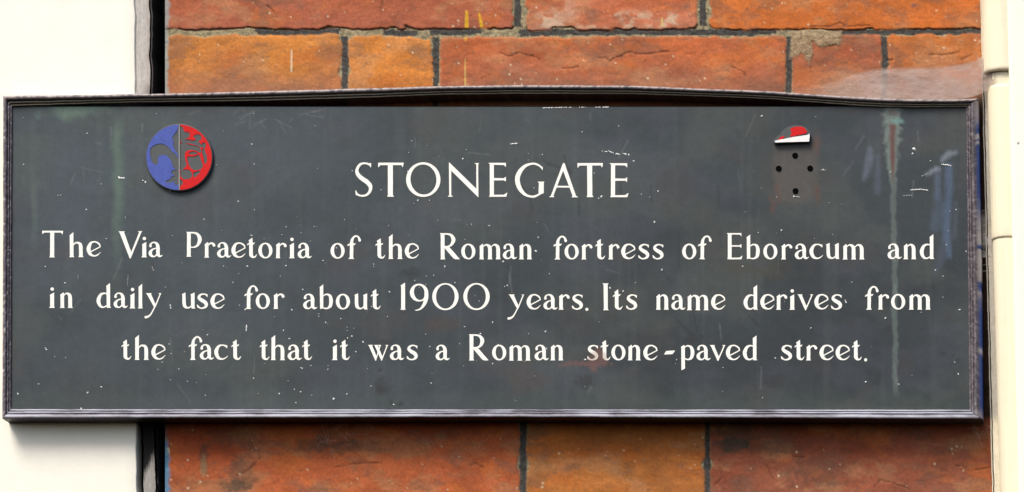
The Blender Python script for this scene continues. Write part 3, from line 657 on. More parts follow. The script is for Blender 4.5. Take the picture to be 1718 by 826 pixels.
# ------------------------------------------------------------------ lettering
def G(*parts, cut=None):
    """parts: ('s', pts) soft stroke of varying width; ('p', pts) polygon; ('r', outer, inner) ring"""
    pre = []
    for p in parts:
        pre.append(('s', catmull(p[1])) if p[0] == 's' else p)
    def fn(x, y):
        d = np.full(np.shape(x), 1e9)
        for p in pre:
            if p[0] == 's': e = seg_dist(x, y, p[1])
            elif p[0] == 'p': e = poly_sdf(x, y, p[1])-0.3
            else: e = np.maximum(ell(x, y, *p[1]), -ell(x, y, *p[2]))
            d = np.minimum(d, e)
        return d+0.7
    return fn
s_, p_, r_ = (lambda *a: ('s', list(a))), (lambda *a: ('p', list(a))), (lambda o, i: ('r', o, i))
GL = {
 'a': G(s_((25, 130, 16), (27, 150, 11), (45, 167, 8), (70, 171, 9), (97, 155, 16), (110, 120, 21), (111, 70, 21), (112, 32, 20)), s_((112, 32, 20), (126, 13, 13), (144, 12, 9), (164, 25, 3)),
        s_((100, 106, 7), (66, 98, 8), (38, 80, 13), (22, 50, 20), (32, 22, 17), (58, 8, 9), (82, 15, 8), (100, 38, 8))),
 'b': G(p_((0, 250), (46, 288), (46, 12), (8, 0), (6, 246)), s_((44, 150, 6), (68, 167, 8), (95, 169, 10), (124, 150, 17), (135, 95, 22), (124, 35, 18), (90, 9, 9), (60, 10, 8), (36, 14, 7))),
 'c': G(s_((146, 150, 9), (122, 164, 9), (90, 170, 8), (50, 152, 15), (24, 92, 23), (45, 30, 18), (85, 9, 10), (125, 18, 7), (158, 45, 3)), p_((125, 172), (152, 167), (150, 130), (128, 152))),
 'd': G(p_((110, 250), (158, 288), (158, 14), (170, 0), (118, 0), (116, 246)), s_((120, 160, 7), (92, 169, 9), (48, 150, 16), (23, 88, 23), (40, 28, 17), (78, 8, 9), (120, 26, 8))),
 'e': G(s_((158, 116, 6), (146, 145, 10), (112, 167, 9), (80, 170, 9), (45, 150, 16), (24, 90, 24), (42, 32, 18), (85, 9, 9), (125, 18, 8), (162, 52, 3)), s_((158, 114, 7), (110, 88, 7), (48, 56, 7))),
 'f': G(s_((52, 100, 21), (52, 180, 19), (58, 222, 16), (80, 256, 11), (106, 265, 10), (130, 252, 11), (143, 222, 15), (144, 216, 16)), p_((32, 190), (72, 190), (71, 18), (84, 0), (12, 0), (31, 18)), p_((0, 150), (14, 150), (22, 159), (88, 159), (102, 186), (86, 180), (30, 178), (10, 172))),
 'h': G(p_((0, 250), (48, 290), (48, 15), (57, 0), (-3, 0), (5, 15), (5, 246)), s_((46, 140, 6), (70, 164, 9), (98, 166, 12), (124, 150, 18), (132, 110, 22), (132, 60, 21)), p_((111, 110), (154, 110), (154, 15), (164, 0), (100, 0), (111, 15))),
 'i': G(p_((2, 147), (58, 180), (58, 16), (67, 0), (-2, 0), (12, 16), (12, 146)), s_((35, 218, 20), (36, 218, 20))),
 'l': G(p_((0, 245), (45, 285), (45, 15), (55, 0), (-8, 0), (4, 15), (4, 241))),
 'm': G(p_((4, 150), (44, 182), (52, 165), (52, 15), (60, 0), (0, 0), (10, 15), (10, 146)), s_((48, 145, 6), (75, 167, 8), (98, 165, 13), (122, 145, 20), (128, 110, 22), (128, 60, 21)), p_((106, 110), (150, 110), (150, 15), (158, 0), (98, 0), (106, 15)),
        s_((146, 145, 6), (172, 167, 8), (195, 165, 13), (216, 145, 20), (222, 110, 22), (222, 60, 21)), p_((200, 110), (244, 110), (244, 15), (254, 0), (192, 0), (200, 15))),
 'n': G(p_((4, 150), (44, 182), (52, 165), (52, 15), (60, 0), (0, 0), (10, 15), (10, 146)), s_((48, 145, 6), (75, 167, 8), (97, 165, 13), (116, 145, 20), (122, 110, 22), (122, 60, 21)), p_((100, 110), (144, 110), (144, 15), (154, 0), (91, 0), (100, 15))),
 'o': G(r_((81, 88, 82, 91), (82, 88, 41, 74, 4))),
 'p': G(p_((2, 152), (40, 176), (50, 165), (50, -96), (12, -115), (8, -113), (8, 148)), s_((48, 150, 6), (75, 165, 8), (100, 163, 11), (127, 140, 18), (138, 88, 22), (125, 32, 18), (90, 8, 9), (60, 14, 8), (46, 22, 7))),
 'r': G(p_((4, 150), (44, 182), (52, 165), (52, 15), (61, 0), (0, 0), (11, 15), (11, 146)), s_((46, 138, 6), (70, 163, 9), (92, 167, 11), (110, 154, 15), (115, 143, 17))),
 's': G(s_((116, 154, 8), (95, 168, 8), (62, 170, 9), (32, 153, 14), (26, 126, 18), (55, 101, 21), (90, 80, 22), (109, 54, 20), (102, 26, 15), (70, 9, 9), (35, 12, 8), (8, 34, 4)), p_((106, 171), (126, 168), (122, 132), (104, 155)), p_((1, 52), (12, 46), (34, 22), (20, 8), (4, 20))),
 't': G(p_((17, 202), (64, 237), (68, 170), (69, 38), (26, 38), (26, 195)), s_((47, 50, 21), (51, 30, 20), (70, 12, 12), (92, 14, 9), (114, 42, 3)), p_((0, 148), (12, 150), (20, 158), (82, 158), (96, 184), (80, 176), (25, 176), (8, 168))),
 'u': G(p_((0, 162), (50, 188), (54, 60), (13, 60), (13, 162)), s_((34, 70, 20), (40, 32, 19), (68, 11, 11), (95, 14, 8), (120, 36, 7)), p_((103, 162), (155, 188), (155, 14), (165, 0), (122, 0), (113, 20), (113, 158))),
 'v': G(p_((0, 178), (70, 178), (58, 168), (108, 48), (122, 66), (103, -7), (96, -7), (18, 166)), p_((143, 178), (192, 178), (180, 168), (105, -6), (97, 10), (163, 166))),
 'w': G(p_((0, 178), (66, 178), (55, 168), (105, 48), (112, 66), (99, -5), (92, -5), (16, 166)), p_((110, 178), (160, 178), (152, 168), (99, -5), (92, 10), (137, 166)), p_((72, 178), (128, 178), (120, 168), (172, 48), (182, 66), (168, -5), (160, -5), (85, 166)), p_((200, 178), (246, 178), (234, 168), (167, -5), (160, 12), (218, 166))),
 'y': G(p_((0, 174), (80, 174), (66, 164), (116, 52), (126, 62), (118, 12), (104, 8), (18, 162)), p_((146, 174), (190, 174), (180, 165), (120, 12), (104, 12), (165, 163)), s_((113, 22, 8), (76, -50, 8), (52, -84, 10), (28, -99, 13), (6, -104, 15))),
 'T': G(p_((2, 308), (246, 308), (236, 262), (222, 286), (25, 286), (4, 266)), p_((95, 292), (142, 292), (142, 15), (151, 0), (84, 0), (94, 15))),
 'V': G(p_((0, 306), (80, 306), (68, 296), (147, 70), (142, -8), (131, -8), (15, 293)), p_((222, 306), (282, 306), (268, 294), (143, -6), (134, 30), (241, 294))),
 'P': G(p_((-2, 288), (52, 288), (52, 15), (62, 0), (0, 0), (8, 15), (8, 276)), s_((44, 278, 9), (90, 277, 10), (130, 260, 16), (156, 205, 23), (135, 140, 16), (92, 112, 9), (46, 112, 7))),
 'R': G(p_((-2, 303), (52, 303), (52, 15), (62, 0), (0, 0), (7, 15), (7, 290)), s_((44, 293, 9), (90, 292, 10), (130, 276, 16), (154, 228, 23), (134, 174, 16), (95, 150, 9), (46, 148, 7)), p_((50, 142), (100, 150), (228, 0), (176, 0), (152, 12), (54, 128))),
 'E': G(p_((0, 303), (58, 303), (58, 0), (6, 0), (14, 16), (14, 288)), p_((50, 303), (171, 303), (171, 262), (155, 284), (50, 286)), p_((50, 163), (150, 162), (170, 178), (170, 130), (150, 146), (50, 145)), p_((50, 19), (150, 20), (183, 45), (172, 0), (50, 0))),
 'I': G(p_((0, 310), (76, 310), (64, 296), (64, 14), (78, 0), (8, 0), (18, 14), (16, 296))),
 '1': G(p_((3, 277), (58, 315), (58, 15), (68, 0), (0, 0), (12, 15), (12, 274))),
 '9': G(r_((106, 197, 106, 103), (110, 196, 61, 85, 12)), s_((190, 205, 22), (189, 140, 24), (168, 70, 20), (128, 15, 12), (85, -4, 7), (58, -5, 3))),
 '0': G(r_((151, 152, 152, 156), (151, 153, 107, 138))),
 '.': G(s_((0, 0, 18), (1, 0, 18))),
 '-': G(p_((0, 0), (98, 5), (132, 48), (24, 42))),
 'hS': G(s_((172, 362, 9), (142, 381, 11), (96, 386, 11), (50, 366, 15), (21, 312, 18), (28, 264, 22), (72, 216, 25), (130, 176, 26), (168, 136, 25), (178, 98, 20), (163, 50, 16), (125, 18, 13), (85, 11, 12), (45, 18, 11), (12, 42, 7)), p_((160, 390), (185, 386), (183, 332), (160, 366)), p_((2, 74), (10, 74), (30, 38), (40, 12), (8, 18))),
 'hT': G(p_((2, 393), (298, 393), (286, 335), (272, 364), (28, 364), (2, 335)), p_((114, 380), (172, 380), (172, 20), (188, 0), (104, 0), (114, 20))),
 'hO': G(r_((197, 198, 198, 200), (199, 199, 149, 173, 6))),
 'hN': G(p_((15, 394), (22, 394), (335, 88), (352, 88), (356, -3), (349, -3), (40, 302), (15, 340)), p_((15, 392), (20, 392), (42, 300), (42, 18), (66, 0), (-2, 0), (18, 18)), p_((304, 388), (366, 388), (353, 372), (355, 0), (348, 0), (331, 60), (331, 372))),
 'hE': G(p_((0, 392), (66, 392), (66, 0), (8, 0), (18, 16), (18, 376)), p_((55, 392), (205, 392), (205, 340), (180, 366), (55, 368)), p_((55, 217), (180, 214), (205, 232), (205, 175), (180, 190), (55, 188)), p_((55, 23), (180, 24), (222, 52), (208, 0), (55, 0))),
 'hG': G(s_((312, 340, 8), (262, 377, 12), (200, 387, 12), (120, 360, 18), (56, 290, 26), (30, 205, 28), (55, 110, 26), (110, 40, 18), (170, 12, 13), (230, 10, 13), (300, 44, 10)), p_((296, 366), (322, 350), (322, 310), (298, 340)), p_((260, 181), (342, 181), (336, 165), (336, 48), (275, 25), (279, 165))),
 'hA': G(p_((160, 385), (173, 400), (182, 350), (56, 18), (68, 0), (0, 0), (26, 18)), p_((158, 382), (173, 400), (182, 390), (316, 18), (346, 0), (264, 0), (276, 18), (160, 320)), p_((78, 132), (240, 132), (248, 112), (70, 112))),
}
Z = 6.872
WORDS = [  # glyph, x of its left edge, baseline; crop origin per group
 (580, 250, 'hS 108 552 hT 372 552 hO 697 552 hN 1175 552 hE 1643 553', 'w1'), (820, 250, 'hG 298 557 hA 690 557 hT 1022 557 hE 1390 557', 'w1'),
 (60, 370, 'T 70 427 h 388 425 e 585 418', 'w2'), (60, 370, 'V 952 432 i 1216 427 a 1298 425', 'w3'),
 (300, 370, 'P 85 420 r 290 430 a 438 430 e 605 432 t 785 435 o 917 436 r 1112 436 i 1270 437 a 1368 437', 'w4'),
 (540, 370, 'o 100 439 f 290 445', 'w5'), (540, 370, 't 615 442 h 768 446 e 955 442', 'w6'),
 (540, 370, 'R 1364 450', 'w7'), (730, 370, 'o 302 447 m 505 450 a 778 447 n 965 450', 'w7'),
 (920, 370, 'f 55 451 o 188 449 r 378 451 t 538 449 r 688 450 e 838 447 s 1035 450 s 1200 450', 'w8'),
 (1130, 370, 'o 100 447 f 280 448', 'w9'), (1130, 370, 'E 612 449 b 838 448 o 1035 447 r 1238 451 a 1395 447 c 1565 447', 'w10'), (1360, 370, 'u 170 446 m 368 452', 'w10'),
 (1360, 370, 'a 885 446 n 1067 449 d 1258 446', 'w11'),
 (60, 460, 'i 153 391 n 275 392', 'w12'), (60, 460, 'd 700 391 a 895 392 i 1080 397 l 1182 397 y 1262 394', 'w13'),
 (280, 460, 'u 165 400 s 345 402 e 500 402', 'w14'), (280, 460, 'f 890 403 o 1025 401 r 1225 402', 'w15'),
 (490, 460, 'a 125 405 b 315 405 o 505 406 u 710 408 t 905 408', 'w16'),
 (640, 460, '1 215 412 9 328 412 0 585 412 0 945 412', 'w17'), (640, 460, 'y 1460 409', 'w18'),
 (840, 460, 'e 298 410 a 490 410 r 665 412 s 820 412 . 993 407', 'w18'), (840, 460, 'I 1172 418 t 1290 412 s 1445 412', 'w19'),
 (1080, 460, 'n 138 412 a 315 412 m 497 417 e 775 412', 'w20'), (1080, 460, 'd 1150 412 e 1342 410 r 1523 412 i 1678 413', 'w21'), (1330, 460, 'v 48 412 e 248 410 s 440 412', 'w21'),
 (1330, 460, 'f 830 412 r 980 410 o 1134 408 m 1337 412', 'w22'),
 (190, 545, 't 92 405 h 248 407 e 438 404', 'w23'), (190, 545, 'f 868 407 a 995 403 c 1162 405 t 1358 407', 'w24'),
 (420, 545, 't 105 408 h 238 409 a 428 408 t 595 408', 'w25'), (420, 545, 'i 940 409 t 1030 408', 'w26'),
 (420, 545, 'w 1350 411', 'w27'), (600, 545, 'a 370 408 s 564 410', 'w27'), (600, 545, 'a 897 410', 'w28'),
 (600, 545, 'R 1284 413', 'w29'), (770, 545, 'o 382 409 m 574 415 a 870 410 n 1052 412', 'w29'),
 (960, 545, 's 172 412 t 325 412 o 452 409 n 638 411 e 818 410 - 1058 345 p 1250 410', 'w30'), (1130, 545, 'a 262 410 v 412 412 e 603 410 d 798 410', 'w30'),
 (1130, 545, 's 1237 412 t 1393 410 r 1525 412', 'w31'), (1290, 545, 'e 582 410 e 768 410 t 955 412 . 1115 405', 'w31')]
SHAPES = {}
def shape_of(g):
    if g not in SHAPES:
        big = g[0] == 'h' and len(g) == 2
        SHAPES[g] = sdf_shape(GL[g], -30, 420 if big else 320, -130, 430 if big else 340, 3.5)
    return SHAPES[g]
groups = {}
for cx, cy, txt, key in WORDS:
    tk = txt.split()
    for k in range(0, len(tk), 3):
        groups.setdefault(key, []).append((tk[k], cx+float(tk[k+1])/Z, cy+float(tk[k+2])/Z))
lr = random.Random(3)
for key, items in groups.items():
    V = []; F = []; n = 0
    for g, x, y in items:
        sh = shape_of(g)
        rot = R(lr.uniform(-.4, .4)); c, s = math.cos(rot), math.sin(rot)
        v, f = slab(sh, lambda q: (x+(q[:, 0]*c-q[:, 1]*s)/Z, y-(q[:, 0]*s+q[:, 1]*c)/Z), 0.0, 0.00016, n)
        V.append(v); F += f; n += len(v)
    V = np.vstack(V)
    # cream paint, rubbed thin over the rusty scrape
    wx = V[:, 0]/S+CX; wy = CZ-V[:, 2]/S
    wear = sst(1.1, .6, np.hypot((wx-1003)/20, (wy-602)/16))*0.55
    tone = np.ones((len(V), 3))*np.array([0.88, 0.875, 0.81]); wear = wear[:, None]; tone = tone*(1-wear)+wear*lin((160, 130, 118))
    fix_normals(link('word', V, F, M_LETTER, PL, False, {'tone': tone}))

# ------------------------------------------------------------------ round badge (measured on a 5.9x enlargement, y down)
def zoomed(ox, oy, k): return lambda q: (ox+q[:, 0]/k, oy+q[:, 1]/k)
ZB = zoomed(230, 195, 5.9)
def lathe_disc(name, cx, cy, prof, m, parent, n=96):
    """prof: (radius px, h)"""
    a = np.linspace(0, 2*np.pi, n, endpoint=False); rows = []
    hm = max(h for r, h in prof)
    for r, h in prof:
        q = P(cx+r*np.cos(a), cy+r*np.sin(a), hm); q[:, 1] = -h; rows.append(q)
    V = np.vstack(rows); k = len(prof); i = np.arange(k*n).reshape(k, n); j = np.roll(i, -1, 1)
    F = [tuple(f) for f in np.stack([i[:-1], i[1:], j[1:], j[:-1]], -1).reshape(-1, 4)]; F.append(tuple(i[-1]))
    return fix_normals(link(name, V, F, m, parent))
disc = lathe_disc('badge', 300.3, 264.3, [(56.5, 0), (56.8, 0.0014), (56.2, 0.0021), (55.2, 0.0023), (54.3, 0.0022)], M_DISC, PL)
CXB, CYB, RB = 415, 408, 323
circ = lambda x, y: np.hypot(x-CXB, y-CYB)-RB
def cat2(pts, n=6):
    p = np.array([(a, b, 0) for a, b in pts], float); q = np.vstack([p[-1], p, p[0], p[1]]); out = []
    for i in range(1, len(q)-2):
        for k in range(n):
            t = k/n; out.append(0.5*((2*q[i])+(q[i+1]-q[i-1])*t+(2*q[i-1]-5*q[i]+4*q[i+1]-q[i+2])*t*t+(3*q[i]-q[i-1]-3*q[i+1]+q[i+2])*t**3))
    return [(a[0], a[1]) for a in out]
petal = cat2([(130, 330), (165, 292), (235, 272), (300, 300), (345, 350), (388, 385), (406, 420), (412, 470), (410, 525), (370, 522), (350, 480), (330, 430), (290, 390), (240, 385), (208, 405), (205, 470), (178, 478), (150, 455), (132, 400)])
spire = [(408, 105), (396, 150), (362, 185), (348, 215), (362, 250), (356, 285), (372, 330), (420, 400), (420, 105)]
stem = [(420, 530), (350, 535), (335, 560), (368, 590), (330, 605), (332, 625), (285, 640), (285, 660), (345, 655), (362, 640), (385, 690), (420, 655)]
def blue_fn(x, y):
    d = np.maximum(circ(x, y), x-410)
    for poly in (petal, spire, stem): d = np.maximum(d, -poly_sdf(x, y, poly)+1)
    return d
lobes = [cat2([(424, 105), (450, 112), (470, 155), (510, 160), (520, 195), (495, 220), (424, 225)]), cat2([(424, 232), (500, 232), (560, 242), (580, 225), (556, 200), (590, 182), (628, 190), (636, 225), (610, 255), (650, 290), (640, 310), (560, 282), (424, 250)]),
         cat2([(424, 275), (530, 285), (600, 300), (632, 330), (630, 365), (590, 345), (540, 335), (490, 345), (472, 380), (478, 440), (490, 480), (470, 510), (424, 525)]),
         cat2([(500, 405), (560, 400), (612, 385), (630, 430), (650, 490), (630, 525), (580, 535), (540, 520), (508, 470)]), cat2([(508, 372), (540, 352), (575, 352), (600, 368), (560, 380)]),
         cat2([(645, 270), (675, 265), (680, 295), (668, 330), (690, 400), (688, 460), (668, 465), (655, 400), (642, 350), (655, 310)]),
         cat2([(430, 545), (480, 528), (525, 540), (545, 580), (525, 615), (470, 625), (435, 600)]), cat2([(560, 560), (600, 545), (630, 545), (600, 580), (570, 605), (556, 590)]),
         cat2([(424, 630), (448, 640), (450, 670), (424, 690)])]
def red_fn(x, y):
    d = np.maximum(circ(x, y), 424-x)
    for poly in lobes: d = np.maximum(d, -poly_sdf(x, y, poly)+1)
    return d
def enamel(name, fn, b, m, place, h0, h1, parent, step=4):
    sh = sdf_shape(fn, *b, step); v, f = slab(sh, place, h0, h1)
    return fix_normals(link(name, v, f, m, parent))
enamel('blue_enamel', blue_fn, (70, 430, 60, 750), M_BLUE, ZB, 0.0021, 0.00245, disc, 5)
enamel('red_enamel', red_fn, (405, 760, 60, 750), M_RED, ZB, 0.0021, 0.00245, disc, 4)

enamel('divider', lambda x, y: np.maximum(np.abs(x-417)-4, circ(x, y)), (400, 434, 70, 745), mat('bright_edge', base=(.34, .33, .31), rough=.4), ZB, 0.0021, 0.0027, disc, 3)
# ------------------------------------------------------------------ remnant of the second badge and its holes (4.86x, y down)
ZR = zoomed(1270, 190, 4.86)
body = cat2([(133, 222), (175, 185), (205, 150), (245, 115), (310, 98), (370, 105), (405, 125), (425, 150), (434, 172), (426, 195), (424, 230), (400, 236), (280, 240), (160, 246), (138, 238)])
frag = enamel('badge_fragment', lambda x, y: poly_sdf(x, y, body), (110, 450, 80, 262), M_DISC, ZR, 0.0, 0.0026, PL, 4)
frag['label'] = 'broken red and white corner left of a lost badge'
redp = cat2([(272, 130), (310, 112), (370, 113), (398, 135), (404, 162), (350, 176), (276, 190), (282, 155)])
redq = cat2([(175, 212), (200, 192), (224, 188), (215, 204), (185, 220)])
enamel('red_enamel', lambda x, y: np.minimum(poly_sdf(x, y, redp), poly_sdf(x, y, redq)), (160, 420, 100, 230), M_RED, ZR, 0.0025, 0.0030, frag, 3)
whp = [(148, 240), (146, 226), (200, 214), (290, 196), (370, 184), (412, 178), (428, 168), (430, 192), (424, 232), (300, 234), (200, 238)]
enamel('white_enamel', lambda x, y: poly_sdf(x, y, whp), (130, 450, 150, 250), M_WHITE, ZR, 0.0020, 0.0031, frag, 4)
for hx, hy in ((1333.9, 261.2), (1306.4, 283), (1359.1, 282.5), (1334.5, 320.5)):
    ho = lathe_disc('screw_hole', hx, hy, [(5.0, 0.0001), (4.4, 0.00042), (3.9, 0.0003), (3.7, 0.00005)], M_HOLE, PL, 28)

# ------------------------------------------------------------------ spatter on the plaque: countless white specks, one part
def specks():
    V = []; F = []; n = 0
    def dot(x, y, r, sx=1, sy=1):
        nonlocal n
        a = np.linspace(0, 2*np.pi, 9, endpoint=False); w = 1+0.25*np.sin(a*2+x)+0.15*np.sin(a*3+y)
        rim = P(x+r*sx*w*np.cos(a), y+r*sy*w*np.sin(a), 0.0001); c = P(np.array([x]), np.array([y]), 0.00045)
        V.append(np.vstack([rim, c]))
        for k in range(9): F.append((n+k, n+(k+1) % 9, n+9))
        n += 10
    known = [(776.5, 266.7, 1.7), (701, 336.5, 1.7), (720.5, 336.5, 1.2), (1009, 330, 2.2), (1004.5, 333, 1.5), (591, 287, 1.2), (1063, 270.5, 1.6), (639.5, 319, 1.2), (991.5, 319, 1), (896, 315.5, 1), (1104, 321, 1.6),
             (76, 447.5, 1.3), (791, 376.5, 1), (819.5, 378.8, 1), (903, 398.5, 1.5), (899, 421.5, 2.2), (844, 439, 1.9), (746.5, 447.5, 1.8), (921.5, 459.5, 1.2), (1098, 372.8, 2), (1110.5, 453, 1.8), (1311, 386.8, 1.8), (1246, 447, 1.4),
             (564.5, 416, 1.2), (627, 443.5, 1.2), (422, 395.3, 1.7), (480, 381, 1.2), (473, 394, 1), (505, 391, 1), (415, 447, 1.8), (479.5, 446, 1.5), (542, 437.5, 1.4), (109, 475, 1.6), (277.5, 482, 1),
             (411.5, 519.5, 1.8), (489.5, 520, 1.6), (402, 512.5, 1.2), (508, 486, 1.5), (653.5, 490, 1.6), (546.5, 541.5, 1.4), (571.5, 535, 1.3), (535, 531, 1), (696, 471, 1), (715, 463.5, 1), (763.5, 474.5, 1.2), (804, 505.5, 1.2), (779.5, 548.5, 1.3), (851, 479, 1.4),
             (1023.5, 483.5, 1.9), (1045.5, 488.8, 1.6), (915, 556.5, 1.6), (1066, 474.5, 1), (1485.5, 534, 1.8), (1429, 473.5, 1), (1419, 507, 1.8), (1360.5, 550.5, 1.3), (348, 562, 1.3), (284, 577.5, 1.2), (287, 593.5, 1), (272.5, 608, 1.2), (300, 619.5, 1.2), (425.5, 635, 1.4),
             (485.5, 568.5, 1.6), (475.5, 554.5, 1.4), (590.5, 564.5, 1.7), (583, 567.5, 1.4), (609, 574, 1.7), (597, 590.5, 1.4), (505, 617, 1.2), (550, 620, 1.4), (779.5, 548.5, 1.2), (915.5, 556.5, 1.6), (826.5, 610.5, 1.6), (917, 585, 1.6), (982, 603.5, 1.9), (836, 578.5, 1.3), (887, 560, .8),
             (806, 560, 1.6), (1135, 603.5, 1.2), (1301, 601, 1.5), (1452.5, 641, 1.8), (1360, 551, 1.2), (1213, 617, 1), (146, 224, 1.3), (39.5, 276, 1.3), (145, 352, 1.6), (102, 327.5, 1), (170, 309, 1), (1332, 330, 1.8), (1278, 195, 1.8), (1381, 285, 1.6), (1303, 331, 1),
             (1533.5, 250, 3.2), (1531, 258, 1.8), (1561, 270, 1.2), (1604, 352, 1.2), (1588, 411, 1), (1621, 422, 1.5), (1582, 499, 1), (1610, 520, 1.8), (1508, 645, 1.4), (1608, 628, 1.6), (1602, 608, 1.2), (30, 661, 1.7), (170, 649.5, 1.6), (65, 644.5, 1.2), (147, 659, 1.8),
             (136, 686, 2), (168, 688, 1.4), (504.5, 657.7, 1.4), (494, 653.5, 1.1), (468.5, 660.7, 1.5), (582, 661.3, 1.4), (496.5, 676, 1.4), (560, 669, 2), (660.5, 679, 1.6), (471, 689.5, 1.6), (686, 689, 1.6), (1452, 641, 1.3), (265, 620, 1), (244, 306, 2), (240, 303, 1.4), (1455, 170, 1)]
    for x, y, r in known: dot(x, y, r*.8)
    rr = random.Random(12)
    for k in range(150):
        x = rr.uniform(26, 1615); y = rr.uniform(186, 682); r = rr.choice([.4, .5, .6, .7, .9])
        if rr.random() < .35:
            x = 560+rr.gauss(0, 160); y = 470+rr.gauss(0, 110)
        if 26 < x < 1615 and 186 < y < 682: dot(x, y, r, rr.uniform(.8, 1.3), rr.uniform(.8, 1.4))
    def dash(pts, w):
        nonlocal n
        q = np.array(pts, float)
        for a, b in zip(q[:-1], q[1:]):
            L = max(int(np.hypot(*(b-a))/1.6), 1)
            for k in range(L):
                if rr.random() < .86: dot(*(a+(b-a)*(k+rr.random())/L), w*rr.uniform(.7, 1.2))
    for pts, w in (([(285.5, 510.5), (286, 515), (287, 519)], 1.1), ([(413.8, 546), (413.5, 551), (413.2, 556.5)], 1.2), ([(1010, 254), (1020, 255)], .9), ([(1020, 253), (1028, 257), (1042, 260)], 1.2), ([(1046, 258), (1055, 260)], 1.3), ([(855, 242), (868, 241)], 1.2),
                   ([(197, 299), (209, 299)], 1.5), ([(198, 297), (206, 300)], 1.3), ([(1528, 319), (1545, 318), (1558, 320)], 1.0), ([(1512, 329), (1530, 328)], .8), ([(1580, 276), (1590, 277), (1596, 279)], 1.2), ([(255, 448), (257.5, 453), (255, 456)], .8), ([(1546, 296), (1556, 292)], .6),
                   ([(911, 181.5), (930, 181), (960, 180.5)], .9), ([(972, 180.5), (983, 180.3)], .9), ([(1000, 180.3), (1022, 180.2)], 1), ([(1418, 504), (1421, 509)], .9), ([(1376, 285.5), (1387, 286)], .6), ([(36, 195), (42, 200)], .6), ([(131, 460), (131, 469)], .5), ([(215, 460), (214, 480)], .5),
                   ([(1334, 330), (1343, 331)], .8), ([(76, 584), (78, 587)], 1), ([(620, 648), (624, 648)], .8), ([(862, 671), (866, 673)], .5)):
        dash(pts, w)
    o = link('paint_specks', np.vstack(V), F, M_SPECK, PL); o['kind'] = 'stuff'
    fix_normals(o)
specks()

# ------------------------------------------------------------------ cobwebs
def web_mat(name, col, lo, hi, ang, scale=130):
    m = bpy.data.materials.new(name); m.use_nodes = True
    t = m.node_tree; N = t.nodes; L = t.links
    N.remove(N['Principled BSDF']); out = N['Material Output']
    d = N.new('ShaderNodeBsdfDiffuse'); d.inputs[0].default_value = (*col, 1)
    tl = N.new('ShaderNodeBsdfTranslucent'); tl.inputs[0].default_value = (*col, 1)
    ad = N.new('ShaderNodeMixShader'); ad.inputs[0].default_value = .35; L.new(d.outputs[0], ad.inputs[1]); L.new(tl.outputs[0], ad.inputs[2])
    tr = N.new('ShaderNodeBsdfTransparent'); mix = N.new('ShaderNodeMixShader')
    tc = N.new('ShaderNodeTexCoord'); mp = N.new('ShaderNodeMapping'); mp.inputs['Rotation'].default_value = (0, R(ang), 0); mp.inputs['Scale'].default_value = (1, 1, 2.5)
    L.new(tc.outputs['Object'], mp.inputs[0])
    n = N.new('ShaderNodeTexNoise'); n.inputs['Scale'].default_value = scale; n.inputs['Detail'].default_value = 6; n.inputs['Roughness'].default_value = .65; L.new(mp.outputs[0], n.inputs['Vector'])
    mr = N.new('ShaderNodeMapRange'); mr.inputs[1].default_value = .3; mr.inputs[2].default_value = .72; mr.inputs[3].default_value = lo; mr.inputs[4].default_value = hi; L.new(n.outputs['Fac'], mr.inputs[0])
    a = N.new('ShaderNodeAttribute'); a.attribute_name = 'veil'
    mu = N.new('ShaderNodeMath'); mu.operation = 'MULTIPLY'; mu.use_clamp = True; L.new(mr.outputs[0], mu.inputs[0]); L.new(a.outputs['Fac'], mu.inputs[1])
    L.new(mu.outputs[0], mix.inputs[0]); L.new(tr.outputs[0], mix.inputs[1]); L.new(ad.outputs[0], mix.inputs[2]); L.new(mix.outputs[0], out.inputs[0])
    return m
def strands(name, lst, m, parent):
    V = []; F = []; n = 0
    for pts, w in lst:
        q = np.array(pts, float)
        for a, b in zip(q[:-1], q[1:]):
            A, B = P(*a[:2], a[2]), P(*b[:2], b[2]); d = B-A; d /= np.linalg.norm(d)
            u = np.cross(d, (0, 1, .2)); u /= np.linalg.norm(u); v = np.cross(d, u)
            for p in (A, B):
                for k in range(4):
                    an = k*math.pi/2; V.append(p+w*(u*math.cos(an)+v*math.sin(an)))
            for k in range(4): F.append((n+k, n+(k+1) % 4, n+4+(k+1) % 4, n+4+k))
            n += 8
    return link(name, np.array(V), F, m, parent)
M_THREAD = mat('cobweb_thread', base=(0.55, 0.52, 0.48), rough=.9, noise=.2, bump=0)
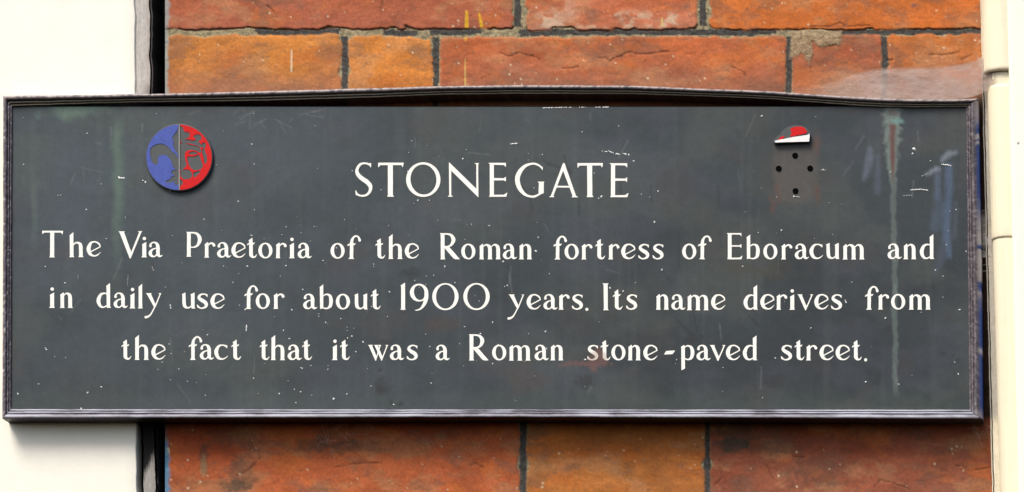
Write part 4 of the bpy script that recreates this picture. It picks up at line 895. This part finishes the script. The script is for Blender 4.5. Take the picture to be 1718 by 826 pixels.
def cobwebs():
    # dusty sheet from the wall above the plaque's right end across to the pipe's socket
    root = thing('cobweb', 'wide dusty pinkish grey cobweb sheet spread over bricks above the right end of the plaque', 'cobweb', P(1560, 165, -0.005))
    top = interp([(1330, 150), (1395, 138), (1440, 118), (1490, 111), (1560, 113), (1612, 106), (1650, 96), (1668, 88)], 90)
    bot = interp([(1330, 157), (1400, 162), (1460, 167), (1530, 168), (1600, 168), (1640, 162), (1660, 150), (1675, 136)], 90)
    k = np.linspace(0, 1, 26); A = top[:, None]*(1-k)[None, :, None]+bot[:, None]*k[None, :, None]
    u = np.linspace(0, 1, 90)[:, None]
    h = (-0.0119+0.0093*k**1.6)[None]*(1-u**6)+(-0.009+0.018*u)*u**6+0.0006*np.sin(u*40+k*5)
    veil = np.clip(sst(0, .16, k)[None]*(sst(0, .5, u))*1.0*(1.0-0.15*k[None]), 0, 1)*(0.55+0.9*fbm(A[..., 0]/40, A[..., 1]/16, 501))
    edge = np.exp(-((k-.10)/.06)**2)[None]*sst(.3, .8, u)*.5
    veil = np.clip(veil+edge, 0, 1)*sst(1.0, .96, u)
    link('web_sheet', P(A[..., 0], A[..., 1], h).reshape(-1, 3), grid_faces(*h.shape), web_mat('cobweb_dust', (.50, .41, .37), .4, .88, 14), root, True, {'veil': veil.ravel()})
    rr = random.Random(4); L = []
    for q in range(26):
        a = rr.uniform(.1, 1); b = min(a+rr.uniform(.1, .3), 1); ka, kb = rr.random(), rr.random()
        ia, ib = int(a*89), int(b*89); ja, jb = int(ka*25), int(kb*25)
        if ia == ib: continue
        L.append(([(*A[ia, ja], h[ia, ja]+.0004), (*A[ib, jb], h[ib, jb]+.0004)], 0.00003))
    strands('thread', L, M_THREAD, root)
    # veil in the slot beside the plaque
    root = thing('cobweb', 'small pale cobweb veil in the dark slot between plaque and pipe', 'cobweb', P(1658, 432, -0.006))
    yy = np.linspace(352, 432, 30); uu = np.linspace(0, 1, 8); U, Yv = np.meshgrid(uu, yy)
    Xv = 1646+20*U; hv = -0.006+0.003*U+0.0008*np.sin(Yv/7)
    vl = sst(352, 372, Yv)*(0.6+.4*sst(426, 430, Yv))*(0.5+.8*fbm(Xv/5, Yv/14, 511))
    link('web_sheet', P(Xv, Yv, hv).reshape(-1, 3), grid_faces(*U.shape), web_mat('cobweb_veil', (.62, .60, .58), .3, .8, 70), root, True, {'veil': np.clip(vl, 0, 1).ravel()})
    strands('thread', [([(1644+rr.uniform(0, 3), y, -.006), (1668, y+rr.uniform(-12, 12), -.002)], .00006) for y in (356, 380, 395, 410, 420, 428, 445, 455)], M_THREAD, root)
    # straggling threads under the plaque
    def tangle(label, x0, x1, y0, y1, cnt, seed, cen):
        rr = random.Random(seed)
        root = thing('cobweb', label, 'cobweb', P((x0+x1)/2, y1, -0.012)); L = []
        for q in range(cnt):
            cx, cy = rr.choice(cen); x, y = cx+rr.gauss(0, 12), cy+rr.gauss(0, 8)
            pts = [(x, y, -.0116)]
            for s in range(rr.randint(2, 5)):
                x += rr.gauss(0, 9); y += rr.gauss(0, 7); pts.append((min(max(x, x0), x1), min(max(y, y0), y1), -.0116+rr.uniform(0, .004)))
            L.append((pts, rr.choice([.000025, .00003, .00004])))
        for q in range(5):
            cx, cy = rr.choice(cen); L.append(([(cx+rr.gauss(0, 14), 709, -.007), (cx+rr.gauss(0, 8), cy, -.0116)], .00003))
        strands('thread', L, M_THREAD, root)
    tangle('tangled grey cobweb threads on the brick under the middle left of the plaque', 530, 720, 712, 770, 9, 6, [(562, 742), (570, 745), (578, 738)])
    tangle('pale cobweb threads clinging below the lower right corner of the plaque', 1590, 1672, 706, 770, 6, 10, [(1655, 712), (1660, 722), (1650, 750), (1668, 705)])
cobwebs()
